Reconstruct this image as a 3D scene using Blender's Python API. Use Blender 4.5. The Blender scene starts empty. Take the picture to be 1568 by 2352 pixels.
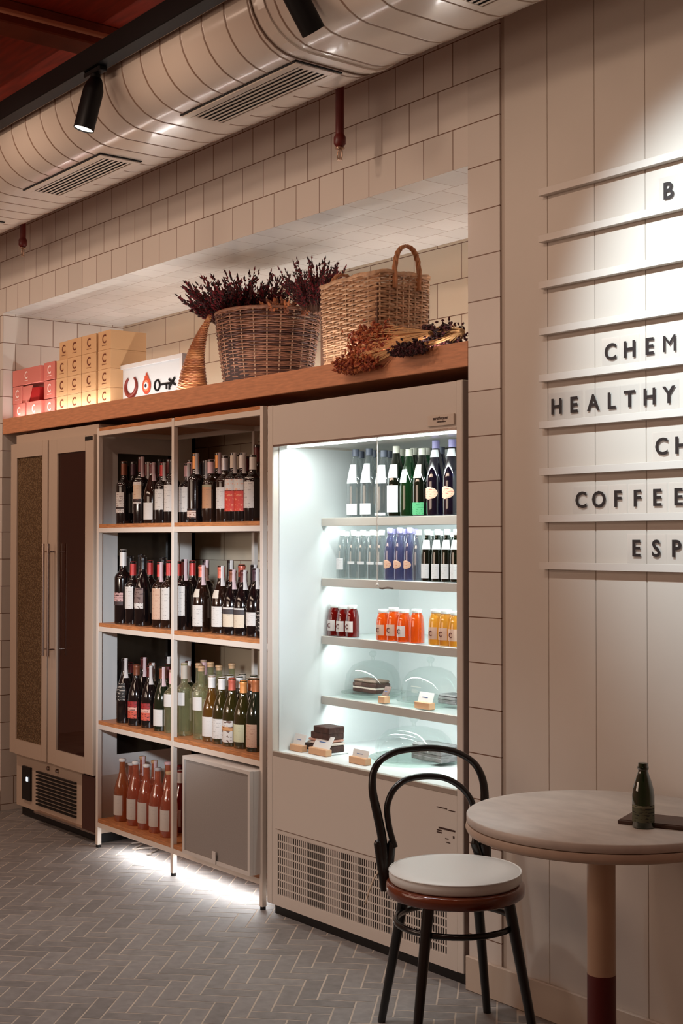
import bpy, math, random
from mathutils import Vector, Matrix
random.seed(7)
PI = math.pi
sc = bpy.context.scene
COL = sc.collection

# ------------------------------------------------------------------ camera
FPX, HC, DC = 3100.0, 1.48, 3.087
PITCH = math.atan(64 / FPX)
PHI = math.atan(2419 / (FPX / math.cos(PITCH)))
_f0 = Vector((-math.cos(PHI), math.sin(PHI), 0))
RT = Vector((math.sin(PHI), math.cos(PHI), 0))
FW = _f0 * math.cos(PITCH) + Vector((0, 0, 1)) * math.sin(PITCH)
UP = -_f0 * math.sin(PITCH) + Vector((0, 0, 1)) * math.cos(PITCH)
CAM = Vector((0, -DC, HC))
cd = bpy.data.cameras.new('camera'); cam = bpy.data.objects.new('camera', cd); COL.objects.link(cam)
m = Matrix.Identity(4)
for i in range(3):
    m[i][0] = RT[i]; m[i][1] = UP[i]; m[i][2] = -FW[i]; m[i][3] = CAM[i]
cam.matrix_world = m
cd.sensor_fit = 'VERTICAL'; cd.sensor_height = 24.0; cd.sensor_width = 24.0
cd.lens = FPX * 24.0 / 2352.0
cd.clip_start = 0.05
sc.camera = cam
sc.view_settings.view_transform = 'Standard'
sc.view_settings.look = 'None'
sc.view_settings.gamma = 1.0
sc.view_settings.use_curve_mapping = False
sc.view_settings.exposure = 0.0

def ray(px, py): return FW * FPX + RT * (px - 784) - UP * (py - 1176)
def at(px, py, y=None, z=None, x=None):
    d = ray(px, py)
    if y is not None: t = (y - CAM.y) / d.y
    elif z is not None: t = (z - CAM.z) / d.z
    else: t = (x - CAM.x) / d.x
    return CAM + d * t
def X(px, y=0.0): return at(px, 1240, y=y).x
def Z(px, py, y=0.0): return at(px, py, y=y).z

# ------------------------------------------------------------------ world and lights
w = bpy.data.worlds.new('world'); sc.world = w; w.use_nodes = True
bg = w.node_tree.nodes['Background']
bg.inputs[0].default_value = (1.0, 0.46, 0.30, 1); bg.inputs[1].default_value = 0.13

def area(name, loc, target, size, size_y, power, color, spread=PI):
    l = bpy.data.lights.new(name, 'AREA'); l.shape = 'RECTANGLE'; l.size = size; l.size_y = size_y
    l.energy = power; l.color = color; l.spread = spread
    o = bpy.data.objects.new(name, l); COL.objects.link(o)
    o.location = loc
    d = (Vector(target) - Vector(loc)).normalized()
    xa = Vector((1, 0, 0)); za = -d; ya = za.cross(xa).normalized(); xa = ya.cross(za)
    M = Matrix.Identity(4)
    for i in range(3):
        M[i][0] = xa[i]; M[i][1] = ya[i]; M[i][2] = za[i]; M[i][3] = loc[i]
    o.matrix_world = M
    return o
def spot(name, loc, target, power, color, angle, blend=1.0, radius=0.03):
    l = bpy.data.lights.new(name, 'SPOT'); l.energy = power; l.color = color
    l.spot_size = math.radians(angle); l.spot_blend = blend; l.shadow_soft_size = radius
    o = bpy.data.objects.new(name, l); COL.objects.link(o); o.location = loc
    o.rotation_euler = (Vector(target) - Vector(loc)).to_track_quat('-Z', 'Y').to_euler()
    return o
WARM = (1.0, 0.74, 0.57); NEUT = (1.0, 0.93, 0.86); COOL = (0.90, 1.0, 0.98)
# the long row of room lamps out on the shop floor
for k in range(6):
    xx = -7.3 + 1.12 * k
    spot('ceiling_spot', (xx, -1.5, 3.12), (xx + 0.05, 0.0, 1.55), (32, 30, 26, 21, 17, 12)[k], WARM, 118, 1.0, 0.04)
area('room_fill_far', (-5.6, -4.6, 3.1), (-5.2, 0.0, 1.8), 5.0, 0.3, 30, WARM)  # added far fill for duct and fascia, not one of the lamps
area('room_fill', (-5.5, -4.8, 1.9), (-5.3, 0.0, 1.3), 3.0, 1.0, 26, WARM)  # added low frontal fill to reach the wall behind the rack
# track lamps, and two added low spots for the rack
spot('menu_spot', (-2.45, -1.50, 3.20), (-2.16, 0.0, 2.02), 330, (0.80, 0.98, 1.07), 49, 1.0, 0.03)
spot('rack_side_fill', (-1.9, -2.5, 1.85), (-5.38, 0.2, 1.05), 600, (0.86, 0.97, 1.08), 20, 0.8, 0.10)  # added spot low in the room, brightens cooler side and rack
spot('rack_front_fill', (-4.9, -3.7, 1.55), (-5.18, 0.2, 1.05), 135, (1.0, 0.92, 0.82), 27, 0.9, 0.10)  # added frontal spot at eye level, brightens the rack interior
spot('floor_spot', (-3.9, -1.7, 3.3), (-3.9, -1.05, 0.0), 78, (0.95, 0.98, 1.0), 68, 1.0, 0.05)
spot('table_spot', (-3.4, -1.2, 3.2), (-2.92, -0.42, 0.5), 34, (0.88, 0.98, 1.05), 30, 1.0, 0.04)
spot('floor_spot_left', (-5.6, -1.9, 3.3), (-5.2, -1.0, 0.0), 10, (1.0, 0.80, 0.80), 75, 1.0, 0.05)
# strips on the wooden shelf: one behind its front lip, one along the tiled back
area('shelf_strip', (-5.13, 0.022, 2.142), (-5.13, 0.12, 2.62), 3.55, 0.012, 5.0, (1.0, 0.97, 0.92))
area('shelf_strip_rear', (-5.13, 0.700, 2.150), (-5.13, 0.52, 2.7), 3.55, 0.02, 9.5, (1.0, 0.97, 0.93))
# strip under the wine rack, tubes in the fridge
area('rack_strip', (-5.15, 0.09, 0.092), (-5.15, 0.03, 0.0), 1.20, 0.03, 3.6, (0.95, 0.98, 1.0))
area('fridge_tube_top', (-3.87, 0.055, 1.843), (-3.87, 0.20, 1.2), 1.0, 0.012, 5.2, COOL)
for k, zz in enumerate((1.534, 1.290, 1.046, 0.802)):
    area('fridge_tube', (-3.87, 0.262, zz), (-3.87, 0.48, zz - 0.22), 1.0, 0.012, 2.1, COOL)

# ------------------------------------------------------------------ materials
def srgb(r, g, b):
    f = lambda c: (c / 255 / 12.92) if c / 255 <= 0.04045 else ((c / 255 + 0.055) / 1.055) ** 2.4
    return (f(r), f(g), f(b), 1.0)
_M = {}
def mat(name, col, rough=0.5, metal=0.0, noise=0.0, nscale=20.0, bump=0.0, spec=0.5, coat=0.0, emit=None, estr=0.0, stretch=None):
    if name in _M: return _M[name]
    m = bpy.data.materials.new(name); m.use_nodes = True; _M[name] = m
    nt = m.node_tree; b = nt.nodes['Principled BSDF']
    b.inputs['Base Color'].default_value = col; b.inputs['Roughness'].default_value = rough
    b.inputs['Metallic'].default_value = metal; b.inputs['Specular IOR Level'].default_value = spec
    b.inputs['Coat Weight'].default_value = coat; b.inputs['Coat Roughness'].default_value = 0.08
    if emit: b.inputs['Emission Color'].default_value = emit; b.inputs['Emission Strength'].default_value = estr
    if noise or bump:
        tc = nt.nodes.new('ShaderNodeTexCoord'); mp = nt.nodes.new('ShaderNodeMapping')
        nt.links.new(tc.outputs['Object'], mp.inputs[0])
        if stretch: mp.inputs['Scale'].default_value = stretch
        n = nt.nodes.new('ShaderNodeTexNoise'); n.inputs['Scale'].default_value = nscale; n.inputs['Detail'].default_value = 5
        nt.links.new(mp.outputs[0], n.inputs['Vector'])
        if noise:
            mx = nt.nodes.new('ShaderNodeMix'); mx.data_type = 'RGBA'
            mx.inputs[6].default_value = tuple(c * (1 - noise) for c in col[:3]) + (1,)
            mx.inputs[7].default_value = tuple(min(1, c * (1 + noise)) for c in col[:3]) + (1,)
            cr = nt.nodes.new('ShaderNodeMapRange'); cr.inputs[1].default_value = 0.3; cr.inputs[2].default_value = 0.7
            nt.links.new(n.outputs['Fac'], cr.inputs[0]); nt.links.new(cr.outputs[0], mx.inputs[0])
            nt.links.new(mx.outputs[2], b.inputs['Base Color'])
        if bump:
            bp = nt.nodes.new('ShaderNodeBump'); bp.inputs['Strength'].default_value = bump; bp.inputs['Distance'].default_value = 0.01
            nt.links.new(n.outputs['Fac'], bp.inputs['Height']); nt.links.new(bp.outputs[0], b.inputs['Normal'])
    return m
def glass(name, tint, gloss=0.12, rough=0.03, edge=0.5, body=0.0, bcol=None):
    """light passes straight through, tinted; glancing angles reflect and darken like the rim of a bottle"""
    if name in _M: return _M[name]
    m = bpy.data.materials.new(name); m.use_nodes = True; _M[name] = m
    nt = m.node_tree; nt.nodes.remove(nt.nodes['Principled BSDF']); out = nt.nodes['Material Output']
    tr = nt.nodes.new('ShaderNodeBsdfTransparent'); tr.inputs[0].default_value = tint
    gl = nt.nodes.new('ShaderNodeBsdfGlossy'); gl.inputs['Roughness'].default_value = rough
    gl.inputs[0].default_value = (0.9, 0.9, 0.9, 1)
    lw = nt.nodes.new('ShaderNodeLayerWeight'); lw.inputs[0].default_value = edge
    mr = nt.nodes.new('ShaderNodeMapRange'); mr.inputs[3].default_value = gloss * 0.4; mr.inputs[4].default_value = min(1, gloss * 5)
    nt.links.new(lw.outputs['Facing'], mr.inputs[0])
    mx = nt.nodes.new('ShaderNodeMixShader'); nt.links.new(mr.outputs[0], mx.inputs[0])
    if body:
        df = nt.nodes.new('ShaderNodeBsdfTranslucent'); df.inputs[0].default_value = bcol or tint
        d2 = nt.nodes.new('ShaderNodeBsdfDiffuse'); d2.inputs[0].default_value = bcol or tint
        ma = nt.nodes.new('ShaderNodeMixShader'); nt.links.new(df.outputs[0], ma.inputs[1]); nt.links.new(d2.outputs[0], ma.inputs[2])
        mb = nt.nodes.new('ShaderNodeMixShader'); mb.inputs[0].default_value = body
        nt.links.new(tr.outputs[0], mb.inputs[1]); nt.links.new(ma.outputs[0], mb.inputs[2])
        nt.links.new(mb.outputs[0], mx.inputs[1])
    else:
        nt.links.new(tr.outputs[0], mx.inputs[1])
    nt.links.new(gl.outputs[0], mx.inputs[2]); nt.links.new(mx.outputs[0], out.inputs[0])
    return m
def tile(name, axes, bw, bh, x0, z0, offset, col, grout, rough=0.25, mortar=0.0022, var=0.05):
    m = bpy.data.materials.new(name); m.use_nodes = True; _M[name] = m
    nt = m.node_tree; b = nt.nodes['Principled BSDF']
    tc = nt.nodes.new('ShaderNodeTexCoord'); sp = nt.nodes.new('ShaderNodeSeparateXYZ'); cb = nt.nodes.new('ShaderNodeCombineXYZ')
    nt.links.new(tc.outputs['Object'], sp.inputs[0])
    for k, (ax, o) in enumerate(zip(axes, (x0, z0))):
        ad = nt.nodes.new('ShaderNodeMath'); ad.operation = 'SUBTRACT'; ad.inputs[1].default_value = o
        nt.links.new(sp.outputs[ax], ad.inputs[0]); nt.links.new(ad.outputs[0], cb.inputs[k])
    br = nt.nodes.new('ShaderNodeTexBrick'); nt.links.new(cb.outputs[0], br.inputs['Vector'])
    br.inputs['Scale'].default_value = 1; br.inputs['Brick Width'].default_value = bw; br.inputs['Row Height'].default_value = bh
    br.inputs['Mortar Size'].default_value = mortar; br.inputs['Mortar Smooth'].default_value = 0.3; br.offset = offset
    br.inputs['Color1'].default_value = tuple(c * (1 - var) for c in col[:3]) + (1,)
    br.inputs['Color2'].default_value = tuple(c * (1 + var) for c in col[:3]) + (1,)
    br.inputs['Mortar'].default_value = grout
    nt.links.new(br.outputs['Color'], b.inputs['Base Color']); b.inputs['Roughness'].default_value = rough
    n = nt.nodes.new('ShaderNodeTexNoise'); n.inputs['Scale'].default_value = 7; nt.links.new(tc.outputs['Object'], n.inputs['Vector'])
    ad = nt.nodes.new('ShaderNodeMath'); ad.operation = 'MULTIPLY_ADD'; ad.inputs[1].default_value = -0.6
    nt.links.new(br.outputs['Fac'], ad.inputs[0]); nt.links.new(n.outputs['Fac'], ad.inputs[2])
    bp = nt.nodes.new('ShaderNodeBump'); bp.inputs['Strength'].default_value = 0.25; bp.inputs['Distance'].default_value = 0.004
    nt.links.new(ad.outputs[0], bp.inputs['Height']); nt.links.new(bp.outputs[0], b.inputs['Normal'])
    return m
def label_mat(name, stops, ink=(0.12, 0.10, 0.10, 1), amount=0.5, scale=1.0):
    """paper label: colour bands over its height plus broken lines of print"""
    if name in _M: return _M[name]
    m = bpy.data.materials.new(name); m.use_nodes = True; _M[name] = m
    nt = m.node_tree; b = nt.nodes['Principled BSDF']; b.inputs['Roughness'].default_value = 0.6
    uv = nt.nodes.new('ShaderNodeTexCoord'); sp = nt.nodes.new('ShaderNodeSeparateXYZ'); nt.links.new(uv.outputs['UV'], sp.inputs[0])
    cr = nt.nodes.new('ShaderNodeValToRGB'); cr.color_ramp.interpolation = 'CONSTANT'
    e = cr.color_ramp.elements
    while len(e) > 1: e.remove(e[-1])
    e[0].position = 0; e[0].color = stops[0][1]
    for p, c in stops[1:]:
        q = e.new(p); q.color = c
    nt.links.new(sp.outputs[1], cr.inputs[0])
    mp = nt.nodes.new('ShaderNodeMapping'); mp.inputs['Scale'].default_value = (9 * scale, 16 * scale, 1)
    nt.links.new(uv.outputs['UV'], mp.inputs[0])
    n = nt.nodes.new('ShaderNodeTexNoise'); n.inputs['Scale'].default_value = 1.0; n.inputs['Detail'].default_value = 1
    nt.links.new(mp.outputs[0], n.inputs['Vector'])
    g = nt.nodes.new('ShaderNodeMath'); g.operation = 'GREATER_THAN'; g.inputs[1].default_value = 0.66 - 0.12 * amount
    nt.links.new(n.outputs['Fac'], g.inputs[0])
    fr = nt.nodes.new('ShaderNodeMath'); fr.operation = 'MULTIPLY'; fr.inputs[1].default_value = 9 * scale
    nt.links.new(sp.outputs[1], fr.inputs[0])
    fc = nt.nodes.new('ShaderNodeMath'); fc.operation = 'FRACT'; nt.links.new(fr.outputs[0], fc.inputs[0])
    lt = nt.nodes.new('ShaderNodeMath'); lt.operation = 'LESS_THAN'; lt.inputs[1].default_value = 0.5; nt.links.new(fc.outputs[0], lt.inputs[0])
    mu = nt.nodes.new('ShaderNodeMath'); mu.operation = 'MULTIPLY'; nt.links.new(g.outputs[0], mu.inputs[0]); nt.links.new(lt.outputs[0], mu.inputs[1])
    m3 = nt.nodes.new('ShaderNodeMath'); m3.operation = 'MULTIPLY'; m3.inputs[1].default_value = amount; nt.links.new(mu.outputs[0], m3.inputs[0])
    mx = nt.nodes.new('ShaderNodeMix'); mx.data_type = 'RGBA'; mx.inputs[7].default_value = ink
    nt.links.new(m3.outputs[0], mx.inputs[0]); nt.links.new(cr.outputs[0], mx.inputs[6]); nt.links.new(mx.outputs[2], b.inputs['Base Color'])
    return m

TILE = srgb(214, 205, 196); GROUT = srgb(120, 92, 76)
m_fascia = tile('tile_fascia', (0, 2), 0.15, 0.149, -3.12, 2.7155 - 0.149 * 18, 0.5, TILE, GROUT)
m_pil = tile('tile_pilaster', (0, 2), 0.16, 0.149, -3.277, 2.7155 - 0.149 * 18, 0.0, TILE, GROUT)
m_nback = tile('tile_niche_back', (0, 2), 0.30, 0.149, -3.20, 2.7155 - 0.149 * 18, 0.5, srgb(206, 192, 170), GROUT)
m_nside = tile('tile_niche_side', (1, 2), 0.15, 0.149, 0.0, 2.7155 - 0.149 * 18, 0.5, TILE, GROUT)
m_nceil = tile('tile_niche_ceiling', (0, 1), 0.15, 0.149, -3.12, 0.0, 0.5, srgb(216, 213, 208), srgb(150, 128, 112), mortar=0.0014)
m_board = mat('painted_board', srgb(206, 196, 185), 0.5, noise=0.03, nscale=3)
m_wood = mat('shelf_wood', srgb(206, 142, 104), 0.5, noise=0.16, nscale=30, stretch=(0.5, 4, 4), bump=0.05)
m_rackwood = mat('rack_wood', srgb(186, 122, 76), 0.45, noise=0.25, nscale=24, stretch=(1, 6, 6), bump=0.03)
m_steel = mat('cream_steel', srgb(222, 210, 198), 0.4)
m_white = mat('fridge_white', srgb(214, 205, 195), 0.22, coat=0.3)
m_liner = mat('fridge_liner', srgb(222, 226, 226), 0.4)
m_frame = mat('cooler_frame', srgb(190, 170, 152), 0.45)
m_black = mat('black_plastic', srgb(14, 12, 12), 0.45)
m_blackm = mat('black_metal', srgb(6, 5, 6), 0.5, spec=0.25)
m_dark = mat('dark_void', srgb(12, 8, 8), 0.8)
m_chrome = mat('brushed_chrome', srgb(200, 185, 175), 0.25, metal=1.0)
m_cushion = mat('white_leather', srgb(226, 226, 222), 0.4, bump=0.03, nscale=60)
m_seatw = mat('seat_wood', srgb(104, 46, 22), 0.2, noise=0.2, nscale=14, coat=0.6)
m_bent = mat('black_bentwood', srgb(10, 8, 8), 0.28, coat=0.3)
m_marble = mat('marble', srgb(210, 202, 194), 0.42, noise=0.10, nscale=11, stretch=(1, 2.2, 1))
m_tedge = mat('table_edge', srgb(206, 186, 168), 0.4, noise=0.08, nscale=14)
m_ped = mat('pedestal_cream', srgb(190, 160, 135), 0.35)
m_pedr = mat('pedestal_maroon', srgb(92, 20, 18), 0.4)
m_duct = mat('duct_white', srgb(222, 208, 194), 0.22, bump=0.08, nscale=6, coat=0.4)
m_ceil = mat('dark_red_timber', srgb(150, 44, 20), 0.6, noise=0.35, nscale=4, stretch=(1, 8, 1))
m_beam = mat('beam_timber', srgb(120, 52, 28), 0.5, noise=0.2, nscale=8)
m_red = mat('red_pipe', srgb(96, 18, 14), 0.4)
m_brass = mat('sprinkler_metal', srgb(170, 140, 120), 0.3, metal=0.9)
m_clear = glass('clear_glass', (0.96, 0.98, 0.98, 1), 0.10)
m_lens = mat('lamp_lens', srgb(255, 250, 240), 0.3, emit=(1, 0.95, 0.88, 1), estr=3.0)

# ------------------------------------------------------------------ mesh builder
class MB:
    def __init__(s): s.v = []; s.f = []; s.mi = []; s.sm = []; s.uv = {}
    def add(s, vs, fs, mi=0, smooth=False, uvs=None):
        b = len(s.v); s.v += [tuple(q) for q in vs]
        for k, f in enumerate(fs):
            s.f.append([b + i for i in f]); s.mi.append(mi); s.sm.append(smooth)
            if uvs: s.uv[len(s.f) - 1] = uvs[k]
        return s
    def box(s, x0, x1, y0, y1, z0, z1, mi=0, M=None, bev=0.0):
        if bev:
            b = min(bev, abs(x1 - x0) / 2.01, abs(y1 - y0) / 2.01, abs(z1 - z0) / 2.01)
            vs = []
            # chamfered box: 24 verts
            idx = {}
            for ix, x in enumerate((x0, x1)):
                for iy, y in enumerate((y0, y1)):
                    for iz, z in enumerate((z0, z1)):
                        sx, sy, sz = (1 - 2 * ix), (1 - 2 * iy), (1 - 2 * iz)
                        for a in range(3):
                            p = [x + sx * b, y + sy * b, z + sz * b]
                            p[a] = (x, y, z)[a]
                            idx[(ix, iy, iz, a)] = len(vs); vs.append(p)
            fs = []
            I = lambda ix, iy, iz, a: idx[(ix, iy, iz, a)]
            for k in (0, 1):
                fs.append([I(k, 0, 0, 0), I(k, 1, 0, 0), I(k, 1, 1, 0), I(k, 0, 1, 0)])
                fs.append([I(0, k, 0, 1), I(1, k, 0, 1), I(1, k, 1, 1), I(0, k, 1, 1)])
                fs.append([I(0, 0, k, 2), I(1, 0, k, 2), I(1, 1, k, 2), I(0, 1, k, 2)])
            for p in (0, 1):
                for q in (0, 1):
                    fs.append([I(p, q, 0, 0), I(p, q, 1, 0), I(p, q, 1, 1), I(p, q, 0, 1)])
                    fs.append([I(p, 0, q, 0), I(p, 1, q, 0), I(p, 1, q, 2), I(p, 0, q, 2)])
                    fs.append([I(0, p, q, 1), I(1, p, q, 1), I(1, p, q, 2), I(0, p, q, 2)])
            for ix in (0, 1):
                for iy in (0, 1):
                    for iz in (0, 1):
                        fs.append([I(ix, iy, iz, 0), I(ix, iy, iz, 1), I(ix, iy, iz, 2)])
        else:
            vs = [(x, y, z) for x in (x0, x1) for y in (y0, y1) for z in (z0, z1)]
            fs = [[0, 1, 3, 2], [4, 6, 7, 5], [0, 4, 5, 1], [2, 3, 7, 6], [0, 2, 6, 4], [1, 5, 7, 3]]
        if M is not None: vs = [M @ Vector(q) for q in vs]
        # make every face wind outwards
        c = sum((Vector(q) for q in vs), Vector()) / len(vs)
        out = []
        for f in fs:
            a, b_, c_ = Vector(vs[f[0]]), Vector(vs[f[1]]), Vector(vs[f[2]])
            n = (b_ - a).cross(c_ - a)
            fc = sum((Vector(vs[i]) for i in f), Vector()) / len(f)
            out.append(f if n.dot(fc - c) >= 0 else f[::-1])
        return s.add(vs, out, mi)
    def lathe(s, prof, seg=24, c=(0, 0, 0), mi=0, M=None, smooth=True):
        vs = []; fs = []
        for r, z in prof:
            for k in range(seg):
                a = 2 * PI * k / seg
                vs.append(Vector((c[0] + r * math.cos(a), c[1] + r * math.sin(a), c[2] + z)))
        for j in range(len(prof) - 1):
            for k in range(seg):
                k2 = (k + 1) % seg
                fs.append([j * seg + k, j * seg + k2, (j + 1) * seg + k2, (j + 1) * seg + k])
        if prof[0][0] > 1e-6: fs.append(list(range(seg))[::-1])
        if prof[-1][0] > 1e-6: fs.append([(len(prof) - 1) * seg + k for k in range(seg)])
        if M is not None: vs = [M @ q for q in vs]
        return s.add(vs, fs, mi, smooth)
    def tube(s, pts, r, seg=8, mi=0, closed=False, cap=True):
        pts = [Vector(p) for p in pts]; n = len(pts)
        rs = r if isinstance(r, (list, tuple)) else [r] * n
        vs = []; fs = []; prev = None
        for i, p in enumerate(pts):
            if closed: t = pts[(i + 1) % n] - pts[i - 1]
            else: t = pts[min(i + 1, n - 1)] - pts[max(i - 1, 0)]
            t.normalize()
            if prev is None:
                u = t.cross(Vector((0, 0, 1)))
                if u.length < 1e-3: u = t.cross(Vector((0, 1, 0)))
            else:
                u = prev - t * prev.dot(t)
            u.normalize(); prev = u; v = t.cross(u)
            for k in range(seg):
                a = 2 * PI * k / seg
                vs.append(p + (u * math.cos(a) + v * math.sin(a)) * rs[i])
        m_ = n if closed else n - 1
        for i in range(m_):
            for k in range(seg):
                k2 = (k + 1) % seg; j = (i + 1) % n
                fs.append([i * seg + k, i * seg + k2, j * seg + k2, j * seg + k])
        if cap and not closed:
            fs.append(list(range(seg))[::-1]); fs.append([(n - 1) * seg + k for k in range(seg)])
        return s.add(vs, fs, mi, True)
    def arc(s, zr, a0, a1, n=10, mi=0, off=0.0):
        """patch of a surface of revolution; zr = [(z, r)] from the bottom up, with UVs"""
        vs = []; fs = []; uvs = []
        rows = len(zr)
        for j, (z, r) in enumerate(zr):
            for k in range(n + 1):
                a = a0 + (a1 - a0) * k / n
                vs.append(((r + off) * math.cos(a), (r + off) * math.sin(a), z))
        z0, z1 = zr[0][0], zr[-1][0]
        for j in range(rows - 1):
            v0 = (zr[j][0] - z0) / (z1 - z0); v1 = (zr[j + 1][0] - z0) / (z1 - z0)
            for k in range(n):
                fs.append([j * (n + 1) + k, j * (n + 1) + k + 1, (j + 1) * (n + 1) + k + 1, (j + 1) * (n + 1) + k])
                uvs.append([(k / n, v0), ((k + 1) / n, v0), ((k + 1) / n, v1), (k / n, v1)])
        return s.add(vs, fs, mi, True, uvs)
    def mesh(s, name, mats):
        me = bpy.data.meshes.new(name); me.from_pydata(s.v, [], s.f)
        for q in (mats if isinstance(mats, (list, tuple)) else [mats]): me.materials.append(q)
        me.polygons.foreach_set('material_index', s.mi); me.polygons.foreach_set('use_smooth', s.sm)
        if s.uv:
            ul = me.uv_layers.new(name='UVMap')
            for fi, u in s.uv.items():
                for k, li in enumerate(me.polygons[fi].loop_indices): ul.data[li].uv = u[k]
        me.update()
        if any(s.sm): me.set_sharp_from_angle(angle=math.radians(48))
        return me
    def build(s, name, mats, parent=None, loc=None):
        return put(name, s.mesh(name, mats), parent, loc)
def put(name, me, parent=None, loc=None):
    o = bpy.data.objects.new(name, me); COL.objects.link(o)
    if parent is not None: o.parent = parent
    if loc is not None: o.location = loc
    return o
def thing(name, label, cat, loc=(0, 0, 0), rz=0.0, group=None):
    o = bpy.data.objects.new(name, None); COL.objects.link(o); o.location = loc; o.rotation_euler = (0, 0, rz)
    o.empty_display_size = 0.05
    return tag(o, label, cat, group)
def tag(o, label, cat, group=None):
    o['label'] = label; o['category'] = cat
    if group: o['group'] = group
    return o
def struct(o): o['kind'] = 'structure'; return o
_txt = {}
def text_mesh(s, size, depth=0.001, material=None):
    """lettering lying in the local XZ plane, facing -Y, centred on x, baseline z=0"""
    key = (s, size, depth, material.name)
    if key in _txt: return _txt[key]
    cu = bpy.data.curves.new('lettering', 'FONT'); cu.body = s; cu.size = size; cu.extrude = depth / 2; cu.offset = (0.0 if s == 'M' else size * 0.018)
    cu.align_x = 'CENTER'; cu.resolution_u = 3
    ob = bpy.data.objects.new('lettering', cu); COL.objects.link(ob)
    dg = bpy.context.evaluated_depsgraph_get(); me = bpy.data.meshes.new_from_object(ob.evaluated_get(dg))
    bpy.data.objects.remove(ob); bpy.data.curves.remove(cu)
    me.transform(Matrix.Rotation(PI / 2, 4, 'X'))
    me.materials.clear(); me.materials.append(material); _txt[key] = me
    return me

# ------------------------------------------------------------------ room shell
NL, NR, ND = -6.985, -3.272, 0.745      # niche left, right, depth
ZB, ZT, SOF = 0.0, 3.75, 2.728
# back wall: fascia above the niche, the strip left of it, niche ceiling, side and back
b = MB()
def quad(b, a, c, d, e, mi): b.add([a, c, d, e], [[0, 1, 2, 3]], mi)
quad(b, (NL, 0, SOF), (NR, 0, SOF), (NR, 0, ZT), (NL, 0, ZT), 0)
quad(b, (-9.5, 0, 0), (NL, 0, 0), (NL, 0, ZT), (-9.5, 0, ZT), 0)
quad(b, (NR, 0, SOF), (NL, 0, SOF), (NL, ND, SOF), (NR, ND, SOF), 3)
quad(b, (NL, ND, 0), (NR, ND, 0), (NR, ND, SOF), (NL, ND, SOF), 1)
quad(b, (NL, 0, 0), (NL, ND, 0), (NL, ND, SOF), (NL, 0, SOF), 2)
quad(b, (NR, ND, 0), (NR, 0, 0), (NR, 0, SOF), (NR, ND, SOF), 2)
struct(b.build('wall_back', [m_fascia, m_nback, m_nside, m_nceil]))
# tiled pilaster between niche and boarded wall
b = MB(); b.box(NR, -3.122, -0.0, 0.3, 0.0, ZT); o = struct(b.build('trim_1', m_pil))
b = MB(); b.box(-3.122, -3.100, 0.006, 0.3, 0.0, ZT); struct(b.build('trim_2', mat('corner_trim', srgb(176, 160, 146), 0.4)))
# boarded wall on the right with V grooves
b = MB(); xs = [-3.100]; g = -2.912
while g < 2.6: xs.append(g); g += 0.1925
pts = []
for i, x in enumerate(xs):
    if i: pts += [(x - 0.002, 0.0), (x, 0.004), (x + 0.002, 0.0)]
    else: pts.append((x, 0.0))
pts.append((2.6, 0.0))
vs = []; fs = []
for x, y in pts: vs += [(x, y, 0), (x, y, ZT)]
for i in range(len(pts) - 1): fs.append([2 * i, 2 * i + 2, 2 * i + 3, 2 * i + 1])
b.add(vs, fs); struct(b.build('wall_right', m_board))
# baseboards
b = MB(); b.box(-3.278, 2.6, -0.014, 0.0, 0.0, 0.112, bev=0.003); struct(b.build('baseboard_right', mat('baseboard_paint', srgb(196, 180, 164), 0.5)))
b = MB(); b.box(-9.5, NL, -0.014, 0.0, 0.0, 0.112, bev=0.003); struct(b.build('baseboard_left', _M['baseboard_paint']))
# ceiling with timber beams
b = MB(); b.box(-9.5, 2.6, -5.5, 0.0, ZT, ZT + 0.1)
struct(b.build('ceiling', m_ceil))
for k, x in enumerate((-7.6, -5.45, -3.3, -1.15)):
    b = MB(); b.box(x, x + 0.16, -5.5, -0.0, ZT - 0.10, ZT, bev=0.006)
    struct(b.build('ceiling_beam', m_beam))
xb = at(0, 22, z=3.64).x
b = MB(); b.box(xb - 0.012, xb + 0.012, -5.5, 0.0, 3.632, 3.650, bev=0.003); tag(b.build('ceiling_batten', mat('batten_pale', srgb(196, 130, 100), 0.5)), 'pale narrow batten crossing the dark red ceiling above the track', 'batten')

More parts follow.
